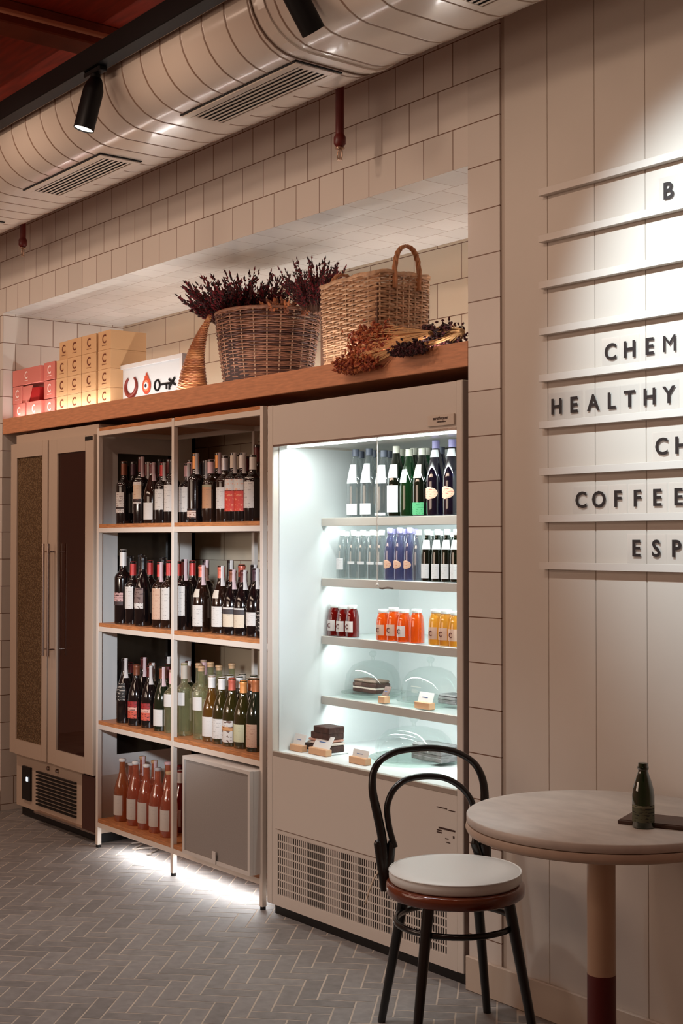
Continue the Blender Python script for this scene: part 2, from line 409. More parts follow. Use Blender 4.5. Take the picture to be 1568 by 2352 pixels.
# herringbone floor
def make_floor():
    W, n = 0.064, 3
    me = MB(); gap = 0.0042; ang = PI / 4
    ca, sa = math.cos(ang), math.sin(ang)
    ox, oy = -3.5, -1.0
    R = 95
    cols = []
    for i in range(-R, R):
        for j in range(-R, R):
            k = (i - j) % (2 * n)
            if k == 0: x0, y0, x1, y1 = i, j, i + n, j + 1
            elif k == 2 * n - 1: x0, y0, x1, y1 = i, j, i + 1, j + n
            else: continue
            cx, cy = (x0 + x1) / 2 * W, (y0 + y1) / 2 * W
            wx = ox + cx * ca - cy * sa; wy = oy + cx * sa + cy * ca
            if not (-8.6 < wx < -0.9 and -3.3 < wy < 0.70): continue
            if wy > 0.0 and wx > -3.3: continue
            x0, x1, y0, y1 = x0 * W + gap / 2, x1 * W - gap / 2, y0 * W + gap / 2, y1 * W - gap / 2
            h = random.uniform(-0.0004, 0.0); e = 0.0010
            P = []
            for (a, c, z) in ((x0, y0, -0.004), (x1, y0, -0.004), (x1, y1, -0.004), (x0, y1, -0.004),
                              (x0 + e, y0 + e, h), (x1 - e, y0 + e, h), (x1 - e, y1 - e, h), (x0 + e, y1 - e, h)):
                P.append((ox + a * ca - c * sa, oy + a * sa + c * ca, z))
            me.add(P, [[4, 5, 6, 7], [0, 1, 5, 4], [1, 2, 6, 5], [2, 3, 7, 6], [3, 0, 4, 7]], random.randrange(4))
    me.add([(-9.5, -5.5, -0.0010), (2.6, -5.5, -0.0010), (2.6, 0.8, -0.0010), (-9.5, 0.8, -0.0010)], [[0, 1, 2, 3]], 4)
    base = [(134, 129, 126), (130, 125, 122), (138, 133, 130), (125, 120, 117)]
    ms = [mat('paver_%s' % 'abcd'[i], srgb(*c), 0.62, noise=0.14, nscale=26, bump=0.10) for i, c in enumerate(base)]
    ms.append(mat('floor_grout', srgb(186, 172, 158), 0.85, noise=0.15, nscale=9))
    return struct(me.build('floor', ms))
make_floor()

# ------------------------------------------------------------------ wooden shelf over the niche
SZ, LIP = 2.130, 2.143
t = thing('wooden_shelf', 'long oak brown wooden shelf spanning the tiled niche above the fridges', 'shelf', ((NL + NR) / 2, 0.35, 2.058))
def local(o, p): return (p[0] - o.location[0], p[1] - o.location[1], p[2] - o.location[2])
def parts(root):
    """returns a function that builds a part given in world coordinates under root (root unrotated)"""
    def f(b, name, mats, parent=None, label=None):
        off = Vector(root.location)
        b.v = [tuple(Vector(q) - off) for q in b.v]
        o = b.build(name, mats, parent or root)
        if label: o['label'] = label
        return o
    return f
P = parts(t)
P(MB().box(NL + 0.002, NR - 0.002, 0.022, ND - 0.002, 2.075, SZ), 'shelf_board', m_wood)
P(MB().box(NL + 0.002, NR - 0.002, 0.0, 0.012, 2.058, LIP, bev=0.002), 'front_board', m_wood)
o = P(MB().box(NL + 0.05, NR - 0.05, 0.0135, 0.021, 2.128, 2.134), 'light_strip', mat('strip_glow', srgb(255, 245, 230), 0.4, emit=(1, 0.92, 0.8, 1), estr=2.0))

# ------------------------------------------------------------------ wine cooler
CX0, CX1 = -6.845, -5.905
t = thing('wine_cooler', 'tall beige two-door wine cooler with dark glass at the niche end', 'refrigerator', ((CX0 + CX1) / 2, 0.29, 0))
P = parts(t)
b = MB()
b.box(CX0, CX1, 0.03, 0.57, 0.055, 0.335)                        # lower body
b.box(CX0, CX0 + 0.02, 0.02, 0.57, 0.335, 2.0)                   # left side
b.box(CX0, CX1, 0.02, 0.57, 1.997, 2.045)                        # top
b.box(CX0, CX1, 0.55, 0.57, 0.335, 2.0)                          # back
P(b, 'cabinet_body', m_frame)
b = MB(); xs_ = CX1
b.box(xs_ - 0.02, xs_, 0.02, 0.125, 0.335, 1.997); b.box(xs_ - 0.02, xs_, 0.47, 0.57, 0.335, 1.997)
b.box(xs_ - 0.02, xs_, 0.125, 0.47, 0.335, 0.43); b.box(xs_ - 0.02, xs_, 0.125, 0.47, 1.905, 1.997)
P(b, 'side_panel', mat('cooler_side', srgb(212, 206, 200), 0.45))
P(MB().box(xs_ - 0.012, xs_ - 0.006, 0.125, 0.47, 0.43, 1.905), 'side_window', mat('smoked_glass', srgb(16, 12, 10), 0.06, coat=0.5))
P(MB().box(CX0 + 0.03, CX1 - 0.03, 0.05, 0.55, 0.005, 0.055), 'plinth', m_black)
# inside: wine racks of the cooler with a few faint bottles
b = MB()
for zz in (0.62, 0.92, 1.22, 1.52): b.box(CX0 + 0.03, CX1 - 0.03, 0.06, 0.5, zz, zz + 0.018)
P(b, 'inner_shelf', mat('cooler_shelf_wood', srgb(120, 66, 38), 0.5))
def cdoor(px0, px1, gpx0, gpx1, handle_px, glassmat, lab):
    x0, x1 = X(px0), X(px1); g0, g1 = X(gpx0), X(gpx1); z0, z1, gz0, gz1 = 0.34, 1.994, 0.417, 1.918
    b = MB()
    b.box(x0, g0, -0.012, 0.018, z0, z1, bev=0.002); b.box(g1, x1, -0.012, 0.018, z0, z1, bev=0.002)
    b.box(g0, g1, -0.012, 0.018, z0, gz0); b.box(g0, g1, -0.012, 0.018, gz1, z1)
    d = P(b, 'door', m_frame)
    P(MB().box(g0, g1, -0.002, 0.004, gz0, gz1), 'glass_pane', glassmat, d, lab)
    hx = X(handle_px, -0.05); b = MB()
    b.tube([(hx, -0.05, 0.89), (hx, -0.05, 1.46)], 0.007, 8)
    for zz in (0.925, 1.42): b.tube([(hx, -0.05, zz), (hx, -0.012, zz)], 0.005, 8)
    P(b, 'handle', m_chrome, d)
def frosted():
    m = mat('beaded_glass', srgb(92, 74, 52), 0.22)
    nt = m.node_tree; bs = nt.nodes['Principled BSDF']
    tc = nt.nodes.new('ShaderNodeTexCoord'); vo = nt.nodes.new('ShaderNodeTexVoronoi'); vo.inputs['Scale'].default_value = 120
    nt.links.new(tc.outputs['Object'], vo.inputs['Vector'])
    cr = nt.nodes.new('ShaderNodeValToRGB'); e = cr.color_ramp.elements
    e[0].color = srgb(142, 118, 88); e[1].color = srgb(84, 62, 38); e[0].position = 0.1; e[1].position = 0.6
    nt.links.new(vo.outputs['Distance'], cr.inputs[0]); nt.links.new(cr.outputs[0], bs.inputs['Base Color'])
    bp = nt.nodes.new('ShaderNodeBump'); bp.inputs['Strength'].default_value = 0.9; bp.inputs['Distance'].default_value = 0.003
    nt.links.new(vo.outputs['Distance'], bp.inputs['Height']); nt.links.new(bp.outputs[0], bs.inputs['Normal'])
    return m
cdoor(29, 113, 42, 101, 100, frosted(), 'pane misted with beads of water')
cdoor(116, 219, 135, 200, 111, glass('brown_glass', (0.5, 0.24, 0.12, 1), 0.05, 0.02, body=0.35, bcol=srgb(92, 42, 22)), 'clear smoked brown pane')
# lock, controls, vents on the lower panel
P(MB().box(X(200), X(217), -0.014, -0.012, 1.966, 1.985), 'lock_plate', m_black)
P(MB().box(X(46), X(64), 0.018, 0.031, 0.10, 0.275), 'control_panel', m_black)
P(MB().box(X(56), X(59.5), 0.015, 0.018, 0.20, 0.222), 'display_digit', mat('display_glow', srgb(230, 240, 255), 0.4, emit=(0.8, 0.9, 1, 1), estr=1.5))
for px in (103, 124): P(MB().lathe([(0.011, 0), (0.011, 0.01), (0.007, 0.016)], 12, M=Matrix.Translation((X(px), 0.03, 0.300)) @ Matrix.Rotation(PI / 2, 4, 'X')), 'screw_head', m_chrome)
b = MB()
for k in range(10):
    zz = 0.095 + k * 0.0185; b.box(X(78), X(166), 0.016, 0.031, zz, zz + 0.008)
P(b, 'vent_slats', m_black)
P(MB().box(X(80), X(219), 0.0, 0.03, 0.056, 0.066), 'base_rail', m_chrome)
P(MB().box(X(190), X(219), 0.002, 0.03, 0.066, 0.33), 'corner_cover', mat('cooler_dark_cover', srgb(84, 52, 44), 0.3, metal=0.3))

# ------------------------------------------------------------------ wine rack
RX = [-5.885, -5.184, -4.492]; PW = 0.021; RD = 0.45
SH = {1: 1.556, 2: 1.080, 3: 0.610, 4: 0.139}
t = thing('wine_rack', 'freestanding cream steel wine rack with oak shelves in two bays', 'shelving', (-5.185, 0.22, 0))
P = parts(t)
for x in RX:
    for y in (0.0, RD - PW):
        p_ = P(MB().box(x, x + PW, y, y + PW, 0.012, 2.02, bev=0.001), 'post', m_steel)
        P(MB().lathe([(0.012, 0.0), (0.012, 0.012)], 10, (x + PW / 2, y + PW / 2, 0)), 'foot', m_black, p_)
def rack_level(zt, thick=0.018, wood=True, x0=0, x1=2, top=False):
    for s in range(x0, x1):
        a, c = RX[s] + PW, RX[s + 1]
        for y in (0.0, RD - PW):
            P(MB().box(a, c, y + 0.001, y + PW - 0.001, zt - thick - 0.023, zt - thick, bev=0.001), 'rail', m_steel)
        P(MB().box(a + 0.001, c - 0.001, 0.002, RD - 0.002, zt - thick, zt, bev=0.001), 'shelf_board', m_rackwood)
    for x in RX:
        P(MB().box(x + 0.001, x + PW - 0.001, PW, RD - PW, zt - thick - 0.023, zt - thick), 'side_rail', m_steel)
rack_level(2.022, 0.016)
for k in (1, 2, 3, 4): rack_level(SH[k])
P(MB().box(-5.80, -4.52, 0.035, 0.065, 0.094, 0.098), 'under_light', mat('led_white', srgb(250, 252, 255), 0.4, emit=(0.95, 0.98, 1, 1), estr=3))

# grey panelled box standing on the lowest shelf
bx0, bx1 = X(421, -0.05), X(575, -0.05)
t = thing('grey_box_unit', 'grey panelled metal box with white frame on the lowest rack shelf', 'box', ((bx0 + bx1) / 2, 0.1, SH[4] + 0.001))
P = parts(t); z0, z1 = SH[4] + 0.001, 0.556; fr = 0.014
P(MB().box(bx0, bx1, -0.036, 0.28, z0, z1, bev=0.002), 'casing', mat('box_white', srgb(214, 208, 202), 0.4))
P(MB().box(bx0 + fr, bx1 - fr, -0.045, -0.036, z0 + fr, z1 - fr), 'front_panel', mat('grey_cloth', srgb(150, 143, 138), 0.8, noise=0.05, nscale=200))
b = MB()
b.box(bx0, bx1, -0.052, -0.036, z0, z0 + fr); b.box(bx0, bx1, -0.052, -0.036, z1 - fr, z1)
b.box(bx0, bx0 + fr, -0.052, -0.036, z0 + fr, z1 - fr); b.box(bx1 - fr, bx1, -0.052, -0.036, z0 + fr, z1 - fr)
P(b, 'frame', _M['box_white'])
tx = X(495, -0.05)
P(MB().box(tx - 0.013, tx + 0.013, -0.057, -0.052, z0 + 0.002, z0 + 0.052), 'tab', _M['box_white'])

# cable lying under the rack
t = MB().tube([(-5.82 + 0.02 * k, 0.16 + 0.05 * math.sin(k * 0.9), 0.006 + 0.004 * math.sin(k)) for k in range(14)], 0.004, 6).build('power_cable', mat('cable_grey', srgb(150, 140, 130), 0.5))
tag(t, 'thin pale power cable lying on the floor under the wine rack', 'cable')

# ------------------------------------------------------------------ bottles
PR = {
 'bord': [(0.0, .003), (.80, .0), (.98, .004), (1.0, .02), (1.0, .60), (.97, .635), (.84, .665), (.62, .69), (.45, .715), (.40, .75), (.375, .80), (.37, .965), (.42, .968), (.42, .995), (.36, 1.0), (0, 1.0)],
 'burg': [(0.0, .003), (.80, .0), (.98, .004), (1.0, .02), (1.0, .42), (.96, .50), (.84, .58), (.66, .66), (.50, .73), (.40, .79), (.36, .84), (.35, .965), (.40, .968), (.40, .995), (.33, 1.0), (0, 1.0)],
 'water': [(0.0, .003), (.85, .0), (.98, .01), (1.0, .04), (1.0, .44), (.95, .53), (.80, .64), (.60, .76), (.42, .86), (.36, .90), (.36, .955), (.36, 1.0), (0, 1.0)],
 'small': [(0.0, .003), (.85, .0), (.98, .01), (1.0, .04), (1.0, .50), (.92, .60), (.70, .74), (.50, .84), (.44, .88), (.44, .955), (.44, 1.0), (0, 1.0)],
 'juice': [(0.0, .003), (.88, .0), (.98, .01), (1.0, .05), (1.0, .38), (.95, .60), (.80, .80), (.66, .86), (.66, .90), (0, .90)],
}
def rad(kind, h, r, z):
    pr = PR[kind]; q = z / h
    for (r0, a), (r1, c) in zip(pr[1:], pr[2:]):
        if a <= q <= c and c > a: return r * (r0 + (r1 - r0) * (q - a) / (c - a))
    return r
_bm = {}
def bottle_meshes(kind, h, r, gm, foil, fz, lab, lz, strip, lw, extra):
    key = (kind, h, r, gm.name, foil and foil.name, fz, lab and lab.name, lz, strip and strip.name, lw, extra)
    if key in _bm: return _bm[key]
    out = [('glass_body', MB().lathe([(a * r, z * h) for a, z in PR[kind]], 22).mesh('glass_body', gm))]
    if foil:
        n = 6; z0 = fz * h
        if kind == 'juice':
            pr = [(0.70 * r, z0), (0.72 * r, z0 + .003), (0.72 * r, h - .002), (0.68 * r, h), (0, h)]
        else:
            pr = [(rad(kind, h, r, z0 + (h - z0) * k / n) + 0.0011, z0 + (h - z0) * k / n * 0.999) for k in range(n + 1)]
            pr += [(pr[-1][0] * 0.9, h + 0.001), (0, h + 0.001)]
        out.append(('cap' if (h - z0) < 0.035 else 'foil_capsule', MB().lathe(pr, 18).mesh('cap', foil)))
    if lab:
        z0, z1 = lz[0] * h, lz[1] * h
        zr = [(z0 + (z1 - z0) * k / 6, rad(kind, h, r, z0 + (z1 - z0) * k / 6)) for k in range(7)]
        out.append(('label', MB().arc(zr, -PI / 2 - lw, -PI / 2 + lw, 12, off=0.0007).mesh('label', lab)))
    if strip:
        z0, z1 = 0.70 * h, 0.985 * h
        zr = [(z0 + (z1 - z0) * k / 8, rad(kind, h, r, z0 + (z1 - z0) * k / 8) + 0.0013) for k in range(9)]
        zr[-1] = (h + 0.0015, zr[-1][1])
        out.append(('tax_strip', MB().arc(zr, math.radians(-38), math.radians(12), 5, off=0.0010).mesh('tax_strip', strip)))
    if extra:
        z0, z1, em = extra[0] * h, extra[1] * h, _M[extra[2]]
        zr = [(z0 + (z1 - z0) * k / 4, rad(kind, h, r, z0 + (z1 - z0) * k / 4)) for k in range(5)]
        a = math.radians(extra[3])
        out.append(('neck_label', MB().arc(zr, -PI / 2 - a, -PI / 2 + a, 10, off=0.0009).mesh('neck_label', em)))
    _bm[key] = out
    return out
def bottle(name, x, y, z, kind, h, r, gm, foil=None, fz=0.8, lab=None, lz=(0.16, 0.5), strip=None, lw=1.05, extra=None, rz=0.0):
    h = round(h / 0.004) * 0.004
    o = bpy.data.objects.new(name, None); COL.objects.link(o); o.location = (x, y, z + 0.0006); o.rotation_euler = (0, 0, rz)
    o.empty_display_size = 0.03
    for n, me in bottle_meshes(kind, h, r, gm, foil, fz, lab, lz, strip, lw, extra):
        put(n, me, o)
    return o

def dk(name, c, rough=0.07): return mat(name, c, rough, coat=0.8, spec=0.6)
G_BLK = dk('wine_glass_black', srgb(14, 9, 10)); G_BRN = dk('wine_glass_brown', srgb(30, 16, 10)); G_GRN = dk('wine_glass_green', srgb(22, 30, 16))
G_OLV = glass('olive_glass', (0.40, 0.36, 0.12, 1), 0.13, 0.04, body=0.5, bcol=srgb(86, 78, 34))
G_AMB = glass('amber_glass', (0.60, 0.40, 0.12, 1), 0.13, 0.04, body=0.5, bcol=srgb(150, 104, 42))
G_CLR = glass('pale_green_glass', (0.86, 0.88, 0.74, 1), 0.12, 0.04, body=0.30, bcol=srgb(186, 184, 140))
G_ROS = glass('rose_wine', (0.95, 0.58, 0.42, 1), 0.12, 0.04, body=0.5, bcol=srgb(222, 128, 96))
G_ORA = glass('orange_wine', (0.92, 0.60, 0.38, 1), 0.12, 0.04, body=0.5, bcol=srgb(208, 124, 76))
G_RDK = glass('dark_rose_wine', (0.70, 0.12, 0.08, 1), 0.12, 0.04, body=0.6, bcol=srgb(150, 30, 22))
F = {k: mat('foil_' + k, srgb(*c), 0.35, metal=mt) for k, c, mt in (
 ('red', (176, 46, 44), .2), ('darkred', (84, 26, 26), .2), ('brown', (120, 66, 44), .2), ('purple', (70, 44, 54), .2), ('black', (26, 20, 20), .2),
 ('orange', (226, 150, 84), .2), ('gold', (196, 150, 96), .4), ('white', (222, 216, 210), 0), ('silver', (196, 190, 192), .3), ('pink', (216, 172, 172), 0),
 ('salmon', (196, 96, 76), .2), ('cork', (190, 150, 112), 0), ('cream', (206, 190, 172), 0), ('copper', (186, 112, 70), .3))}
S_W = mat('strip_white', srgb(214, 204, 198), 0.6); S_P = mat('strip_pink', srgb(214, 184, 184), 0.6)
WH, CR, GY = srgb(206, 200, 194), srgb(206, 180, 154), srgb(172, 165, 160)
L = {
 'white': label_mat('label_white', [(0, WH)], amount=0.45),
 'plain': label_mat('label_plain', [(0, WH)], amount=0.15),
 'twoband': label_mat('label_twoband', [(0, WH), (.2, srgb(30, 22, 20)), (.3, WH)], ink=srgb(90, 50, 50), amount=0.8),
 'cream': label_mat('label_cream', [(0, WH), (.05, srgb(40, 24, 20)), (.18, CR), (.75, WH)], ink=srgb(170, 80, 70), amount=0.5),
 'tan': label_mat('label_tan', [(0, srgb(176, 128, 92)), (.9, srgb(150, 140, 110))], amount=0.4),
 'redhill': label_mat('label_redhill', [(0, srgb(200, 62, 50)), (.62, srgb(120, 40, 36)), (.66, WH)], ink=srgb(226, 150, 110), amount=0.7, scale=0.7),
 'floral': label_mat('label_floral', [(0, srgb(20, 14, 14)), (.12, srgb(206, 182, 168)), (.8, srgb(20, 14, 14))], ink=srgb(120, 70, 50), amount=1.0, scale=0.6),
 'orangep': label_mat('label_orange', [(0, srgb(196, 120, 72))], ink=srgb(110, 40, 24), amount=1.0),
 'beige': label_mat('label_beige', [(0, srgb(196, 160, 136))], ink=srgb(150, 90, 70), amount=0.5),
 'greyart': label_mat('label_greyart', [(0, WH), (.26, srgb(120, 98, 92))], ink=srgb(60, 34, 34), amount=0.9, scale=0.5),
 'band': label_mat('label_band', [(0, srgb(206, 190, 168)), (.66, srgb(60, 52, 54)), (.92, WH)], ink=srgb(90, 70, 60), amount=0.3),
 'oval': label_mat('label_oval', [(0, srgb(196, 84, 64)), (.45, srgb(214, 160, 144)), (.65, srgb(150, 34, 34))], ink=srgb(84, 20, 26), amount=0.9, scale=0.7),
 'emblem': label_mat('label_emblem', [(0, srgb(26, 22, 22))], ink=srgb(150, 140, 130), amount=1.0, scale=0.6),
 'greenish': label_mat('label_greenish', [(0, srgb(196, 194, 160))], amount=0.2),
 'squares': label_mat('label_squares', [(0, WH), (.52, srgb(196, 140, 90)), (.72, WH)], ink=srgb(90, 50, 34), amount=0.9, scale=0.5),
 'pinkart': label_mat('label_pinkart', [(0, srgb(60, 50, 50)), (.3, srgb(190, 150, 146))], ink=srgb(70, 30, 34), amount=1.0, scale=0.6),
}
LDESC = {'white': 'white label', 'plain': 'plain white label', 'twoband': 'two white labels', 'cream': 'cream label', 'tan': 'tan label',
 'redhill': 'red and white label', 'floral': 'low floral label', 'orangep': 'orange patterned label', 'beige': 'beige label', 'greyart': 'grey art label',
 'band': 'dark-banded cream label', 'oval': 'red badge label', 'emblem': 'faint grey emblem', 'greenish': 'pale green label', 'squares': 'white label with brown squares', 'pinkart': 'small pinkish label'}
neckround = mat('neck_paper', srgb(204, 194, 180), 0.6)
ROWY = [0.075, 0.165, 0.255, 0.345]
ORD = ['first', 'second', 'third', 'fourth', 'fifth', 'sixth', 'seventh', 'eighth', 'ninth', 'tenth', 'eleventh', 'twelfth']
ROWN = ['front row', 'second row', 'third row', 'back row']
def shelf_of(bay, zt, specs, bayname, group, lift=0.0):
    """specs: (neck px, row, kind, top py, glass, foil, label, strip, label z-range or None, extra)"""
    made = []
    for sp in specs:
        px, row, kind, top, gm, foil, lab, strip = sp[:8]
        lz = sp[8] if len(sp) > 8 and sp[8] else ((0.17, 0.50) if kind == 'bord' else (0.10, 0.38))
        ex = sp[9] if len(sp) > 9 else None
        y = ROWY[row] + random.uniform(-0.006, 0.006)
        x = X(px, y); h = Z(px, top, y) - zt
        r = 0.0375 if kind == 'bord' else 0.041
        if h > 0.325: r *= 1.12
        nm = 'wine_bottle'
        fz = 0.78 if kind == 'bord' else 0.82
        if foil in ('cork',): fz = 0.93
        if gm in (G_ROS, G_ORA, G_RDK): fz = 0.955
        made.append([px, row, x, y, h, r, kind, gm, foil, lab, strip, lz, ex, nm, fz])
    # keep neighbours in a row from overlapping
    for row in range(4):
        rr = sorted([q for q in made if q[1] == row], key=lambda q: q[2])
        for a, c in zip(rr, rr[1:]):
            need = a[5] + c[5] + 0.0015
            if c[2] - a[2] < need: c[2] = a[2] + need
        for q in rr:
            q[2] = max(q[2], -5.878 + q[5])
        for a, c in zip(rr, rr[1:]): c[2] = max(c[2], a[2] + a[5] + c[5] + 0.0015)
        for q in rr: q[2] = min(q[2], -4.45 - q[5])
        for a, c in reversed(list(zip(rr, rr[1:]))): a[2] = min(a[2], c[2] - a[5] - c[5] - 0.0015)
        for i, q in enumerate(rr):
            px, row_, x, y, h, r, kind, gm, foil, lab, strip, lz, ex, nm, fz = q
            o = bottle(nm, x, y, zt, kind, h, r, gm, F.get(foil), fz, L.get(lab), lz, {'w': S_W, 'p': S_P}.get(strip), 1.05, ex)
            gl = {G_BLK: 'black', G_BRN: 'dark brown', G_GRN: 'dark green', G_OLV: 'olive', G_AMB: 'amber', G_CLR: 'clear', G_ROS: 'pink', G_ORA: 'orange', G_RDK: 'deep red'}[gm]
            if lab and row_ == 0: d = '%s bottle, %s' % (gl, LDESC[lab])
            elif foil: d = '%s bottle, %s %s' % (gl, foil.replace('darkred', 'dark red'), 'stopper' if foil == 'cork' else 'cap')
            else: d = '%s bottle' % gl
            tag(o, '%s, %s from left, %s, %s' % (d, ORD[i], ROWN[row_], bayname), 'bottle', group)
shelf_of(0, SH[1], [
 (284.6, 0, 'bord', 1061, G_BLK, 'brown', 'twoband', None), (306, 1, 'bord', 1061, G_BLK, 'purple', 'white', None),
 (324, 0, 'bord', 1051, G_BLK, 'darkred', 'cream', 'p', (.30, .68)), (338, 1, 'bord', 1062, G_BRN, 'darkred', 'white', 'w'),
 (350, 0, 'burg', 1063, G_BRN, 'darkred', 'plain', 'p', (.06, .34)), (374, 0, 'bord', 1063, G_BLK, 'red', 'white', 'w', (.22, .56)),
 (391, 0, 'bord', 1057, G_BLK, 'black', 'white', 'w', (.18, .60)), (368, 1, 'bord', 1055, G_BLK, 'black', 'white', None),
 (386, 1, 'bord', 1056, G_BLK, 'darkred', 'white', None), (320, 2, 'bord', 1068, G_BLK, 'black', None, None), (352, 2, 'bord', 1066, G_BLK, 'darkred', None, None),
 ], 'top left rack shelf', 'wine bottles on the top left rack shelf')
shelf_of(0, SH[1], [
 (430, 0, 'bord', 1066, G_BLK, 'pink', 'white', 'w', (.18, .60)), (437, 1, 'bord', 1057, G_BRN, 'pink', 'orangep', None), (449, 0, 'bord', 1043, G_BLK, 'orange', 'floral', 'w', (.06, .2)),
 (471, 1, 'bord', 1059, G_BLK, 'black', 'white', 'w'), (484, 0, 'bord', 1057, G_BRN, 'pink', 'tan', None, (.22, .60)), (501, 1, 'bord', 1041, G_BLK, 'orange', 'floral', 'p', (.06, .3)),
 (516, 0, 'bord', 1047, G_BRN, 'silver', 'white', None, (.2, .52)), (535, 0, 'bord', 1042, G_BLK, 'cream', 'redhill', 'w', (.15, .62)), (556, 0, 'bord', 1040, G_BLK, 'white', 'redhill', 'w', (.15, .62)),
 (577, 0, 'bord', 1045, G_BLK, 'white', 'white', None, (.2, .66)), (591, 1, 'bord', 1023, G_BRN, 'darkred', 'white', None), (544, 1, 'bord', 1043, G_BLK, 'cream', None, None), (525, 2, 'bord', 1050, G_BLK, 'black', None, None), (460, 2, 'bord', 1062, G_BLK, 'black', None, None),
 (566, 2, 'bord', 1050, G_BLK, 'darkred', None, None), (497, 2, 'bord', 1056, G_BLK, 'black', None, None),
 ], 'top right rack shelf', 'wine bottles on the top right rack shelf')
shelf_of(0, SH[2], [
 (283, 0, 'bord', 1263, G_BLK, 'white', 'pinkart', None, (.25, .42)), (306, 0, 'bord', 1290, G_BLK, 'red', 'white', None, (.25, .60)), (329, 0, 'burg', 1280, G_BLK, 'black', 'greyart', None, (.25, .55)),
 (345, 1, 'bord', 1288, G_BLK, 'red', 'white', None), (368, 0, 'bord', 1293, G_BRN, 'red', 'beige', 'p', (.12, .60)), (388, 0, 'bord', 1289, G_BRN, 'red', 'white', None, (.12, .60)),
 (375, 1, 'bord', 1281, G_BLK, 'black', 'white', None), (298, 1, 'bord', 1277, G_BLK, 'black', None, None), (325, 1, 'bord', 1275, G_BLK, 'black', None, None),
 ], 'second left rack shelf', 'wine bottles on the second left rack shelf')
shelf_of(0, SH[2], [
 (424, 0, 'bord', 1285, G_BLK, 'darkred', 'white', 'p', (.20, .62)), (414, 1, 'bord', 1290, G_BLK, 'red', None, None), (442, 1, 'bord', 1289, G_BLK, 'red', 'plain', None),
 (464, 0, 'burg', 1299, G_BRN, 'salmon', 'white', 'p', (.08, .40), (.52, .64, 'neck_paper', 38)), (473, 1, 'bord', 1287, G_BLK, 'purple', 'white', 'p'),
 (508, 0, 'burg', 1299, G_BRN, 'salmon', 'white', 'w', (.10, .40), (.52, .64, 'neck_paper', 38)), (527, 0, 'burg', 1308, G_BLK, 'brown', 'band', 'p', (.12, .42)), (529, 1, 'bord', 1288, G_BLK, 'black', 'white', 'w'),
 (548, 1, 'burg', 1298, G_BRN, 'salmon', 'white', None), (554, 0, 'burg', 1309, G_BLK, 'darkred', 'band', 'w', (.12, .42)), (574, 0, 'burg', 1307, G_BLK, 'purple', 'white', 'w', (.16, .36)), (583, 1, 'bord', 1298, G_BLK, 'black', 'white', 'w'),
 (594, 0, 'burg', 1309, G_BLK, 'purple', 'emblem', None, (.1, .4)), (599, 1, 'bord', 1308, G_BLK, 'purple', 'white', None),
 ], 'second right rack shelf', 'wine bottles on the second right rack shelf')
shelf_of(0, SH[3], [
 (276, 1, 'burg', 1519, G_BLK, 'darkred', 'oval', None, (.2, .5)), (288, 0, 'burg', 1513, G_BLK, 'black', 'emblem', 'w', (.35, .62)), (315, 0, 'burg', 1526, G_BLK, 'brown', 'oval', None, (.12, .40)),
 (331, 1, 'burg', 1510, G_BLK, 'darkred', None, 'p'), (345, 0, 'burg', 1529, G_BLK, 'darkred', 'oval', 'w', (.12, .40)), (350, 1, 'burg', 1522, G_BLK, 'brown', None, 'w'),
 (374, 0, 'burg', 1533, G_GRN, 'brown', 'plain', 'p', (.08, .34)), (387, 1, 'bord', 1527, G_GRN, 'darkred', 'plain', None), (386, 2, 'bord', 1508, G_BLK, 'black', None, 'w'), (396, 0, 'bord', 1540, G_CLR, 'pink', 'plain', None, (.42, .62)),
 ], 'third left rack shelf', 'wine bottles on the third left rack shelf')
shelf_of(0, SH[3], [
 (424, 0, 'bord', 1524, G_CLR, 'cream', 'plain', None, (.42, .60)), (433, 1, 'bord', 1519, G_GRN, 'darkred', None, 'w'), (452, 1, 'bord', 1523, G_CLR, 'cork', 'plain', None, (.42, .60)),
 (463, 0, 'bord', 1530, G_CLR, 'cork', 'plain', None, (.40, .58)), (468, 2, 'bord', 1516, G_CLR, 'pink', None, None), (483, 0, 'burg', 1551, G_AMB, 'white', 'plain', None, (.08, .38)),
 (484, 1, 'bord', 1521, G_CLR, 'cork', 'plain', None), (501, 1, 'bord', 1527, G_CLR, 'cork', 'plain', None), (505, 0, 'burg', 1555, G_OLV, 'white', 'white', None, (.08, .38)), (517, 1, 'burg', 1549, G_OLV, 'white', 'plain', None),
 (529, 0, 'burg', 1558, G_OLV, 'salmon', 'squares', None, (.06, .38)), (533, 2, 'bord', 1525, G_CLR, 'cork', None, None), (540, 1, 'burg', 1553, G_GRN, 'white', 'plain', None),
 (554, 0, 'burg', 1562, G_OLV, 'orange', 'greenish', None, (.10, .36)), (555, 2, 'burg', 1547, G_GRN, 'cream', None, None), (566, 1, 'burg', 1557, G_GRN, 'copper', None, None), (578, 2, 'burg', 1550, G_GRN, 'cream', None, None),
 (588, 0, 'burg', 1559, G_GRN, 'copper', 'beige', None, (.06, .38)), (594, 2, 'burg', 1546, G_GRN, 'cream', None, None),
 ], 'third right rack shelf', 'wine bottles on the third right rack shelf')
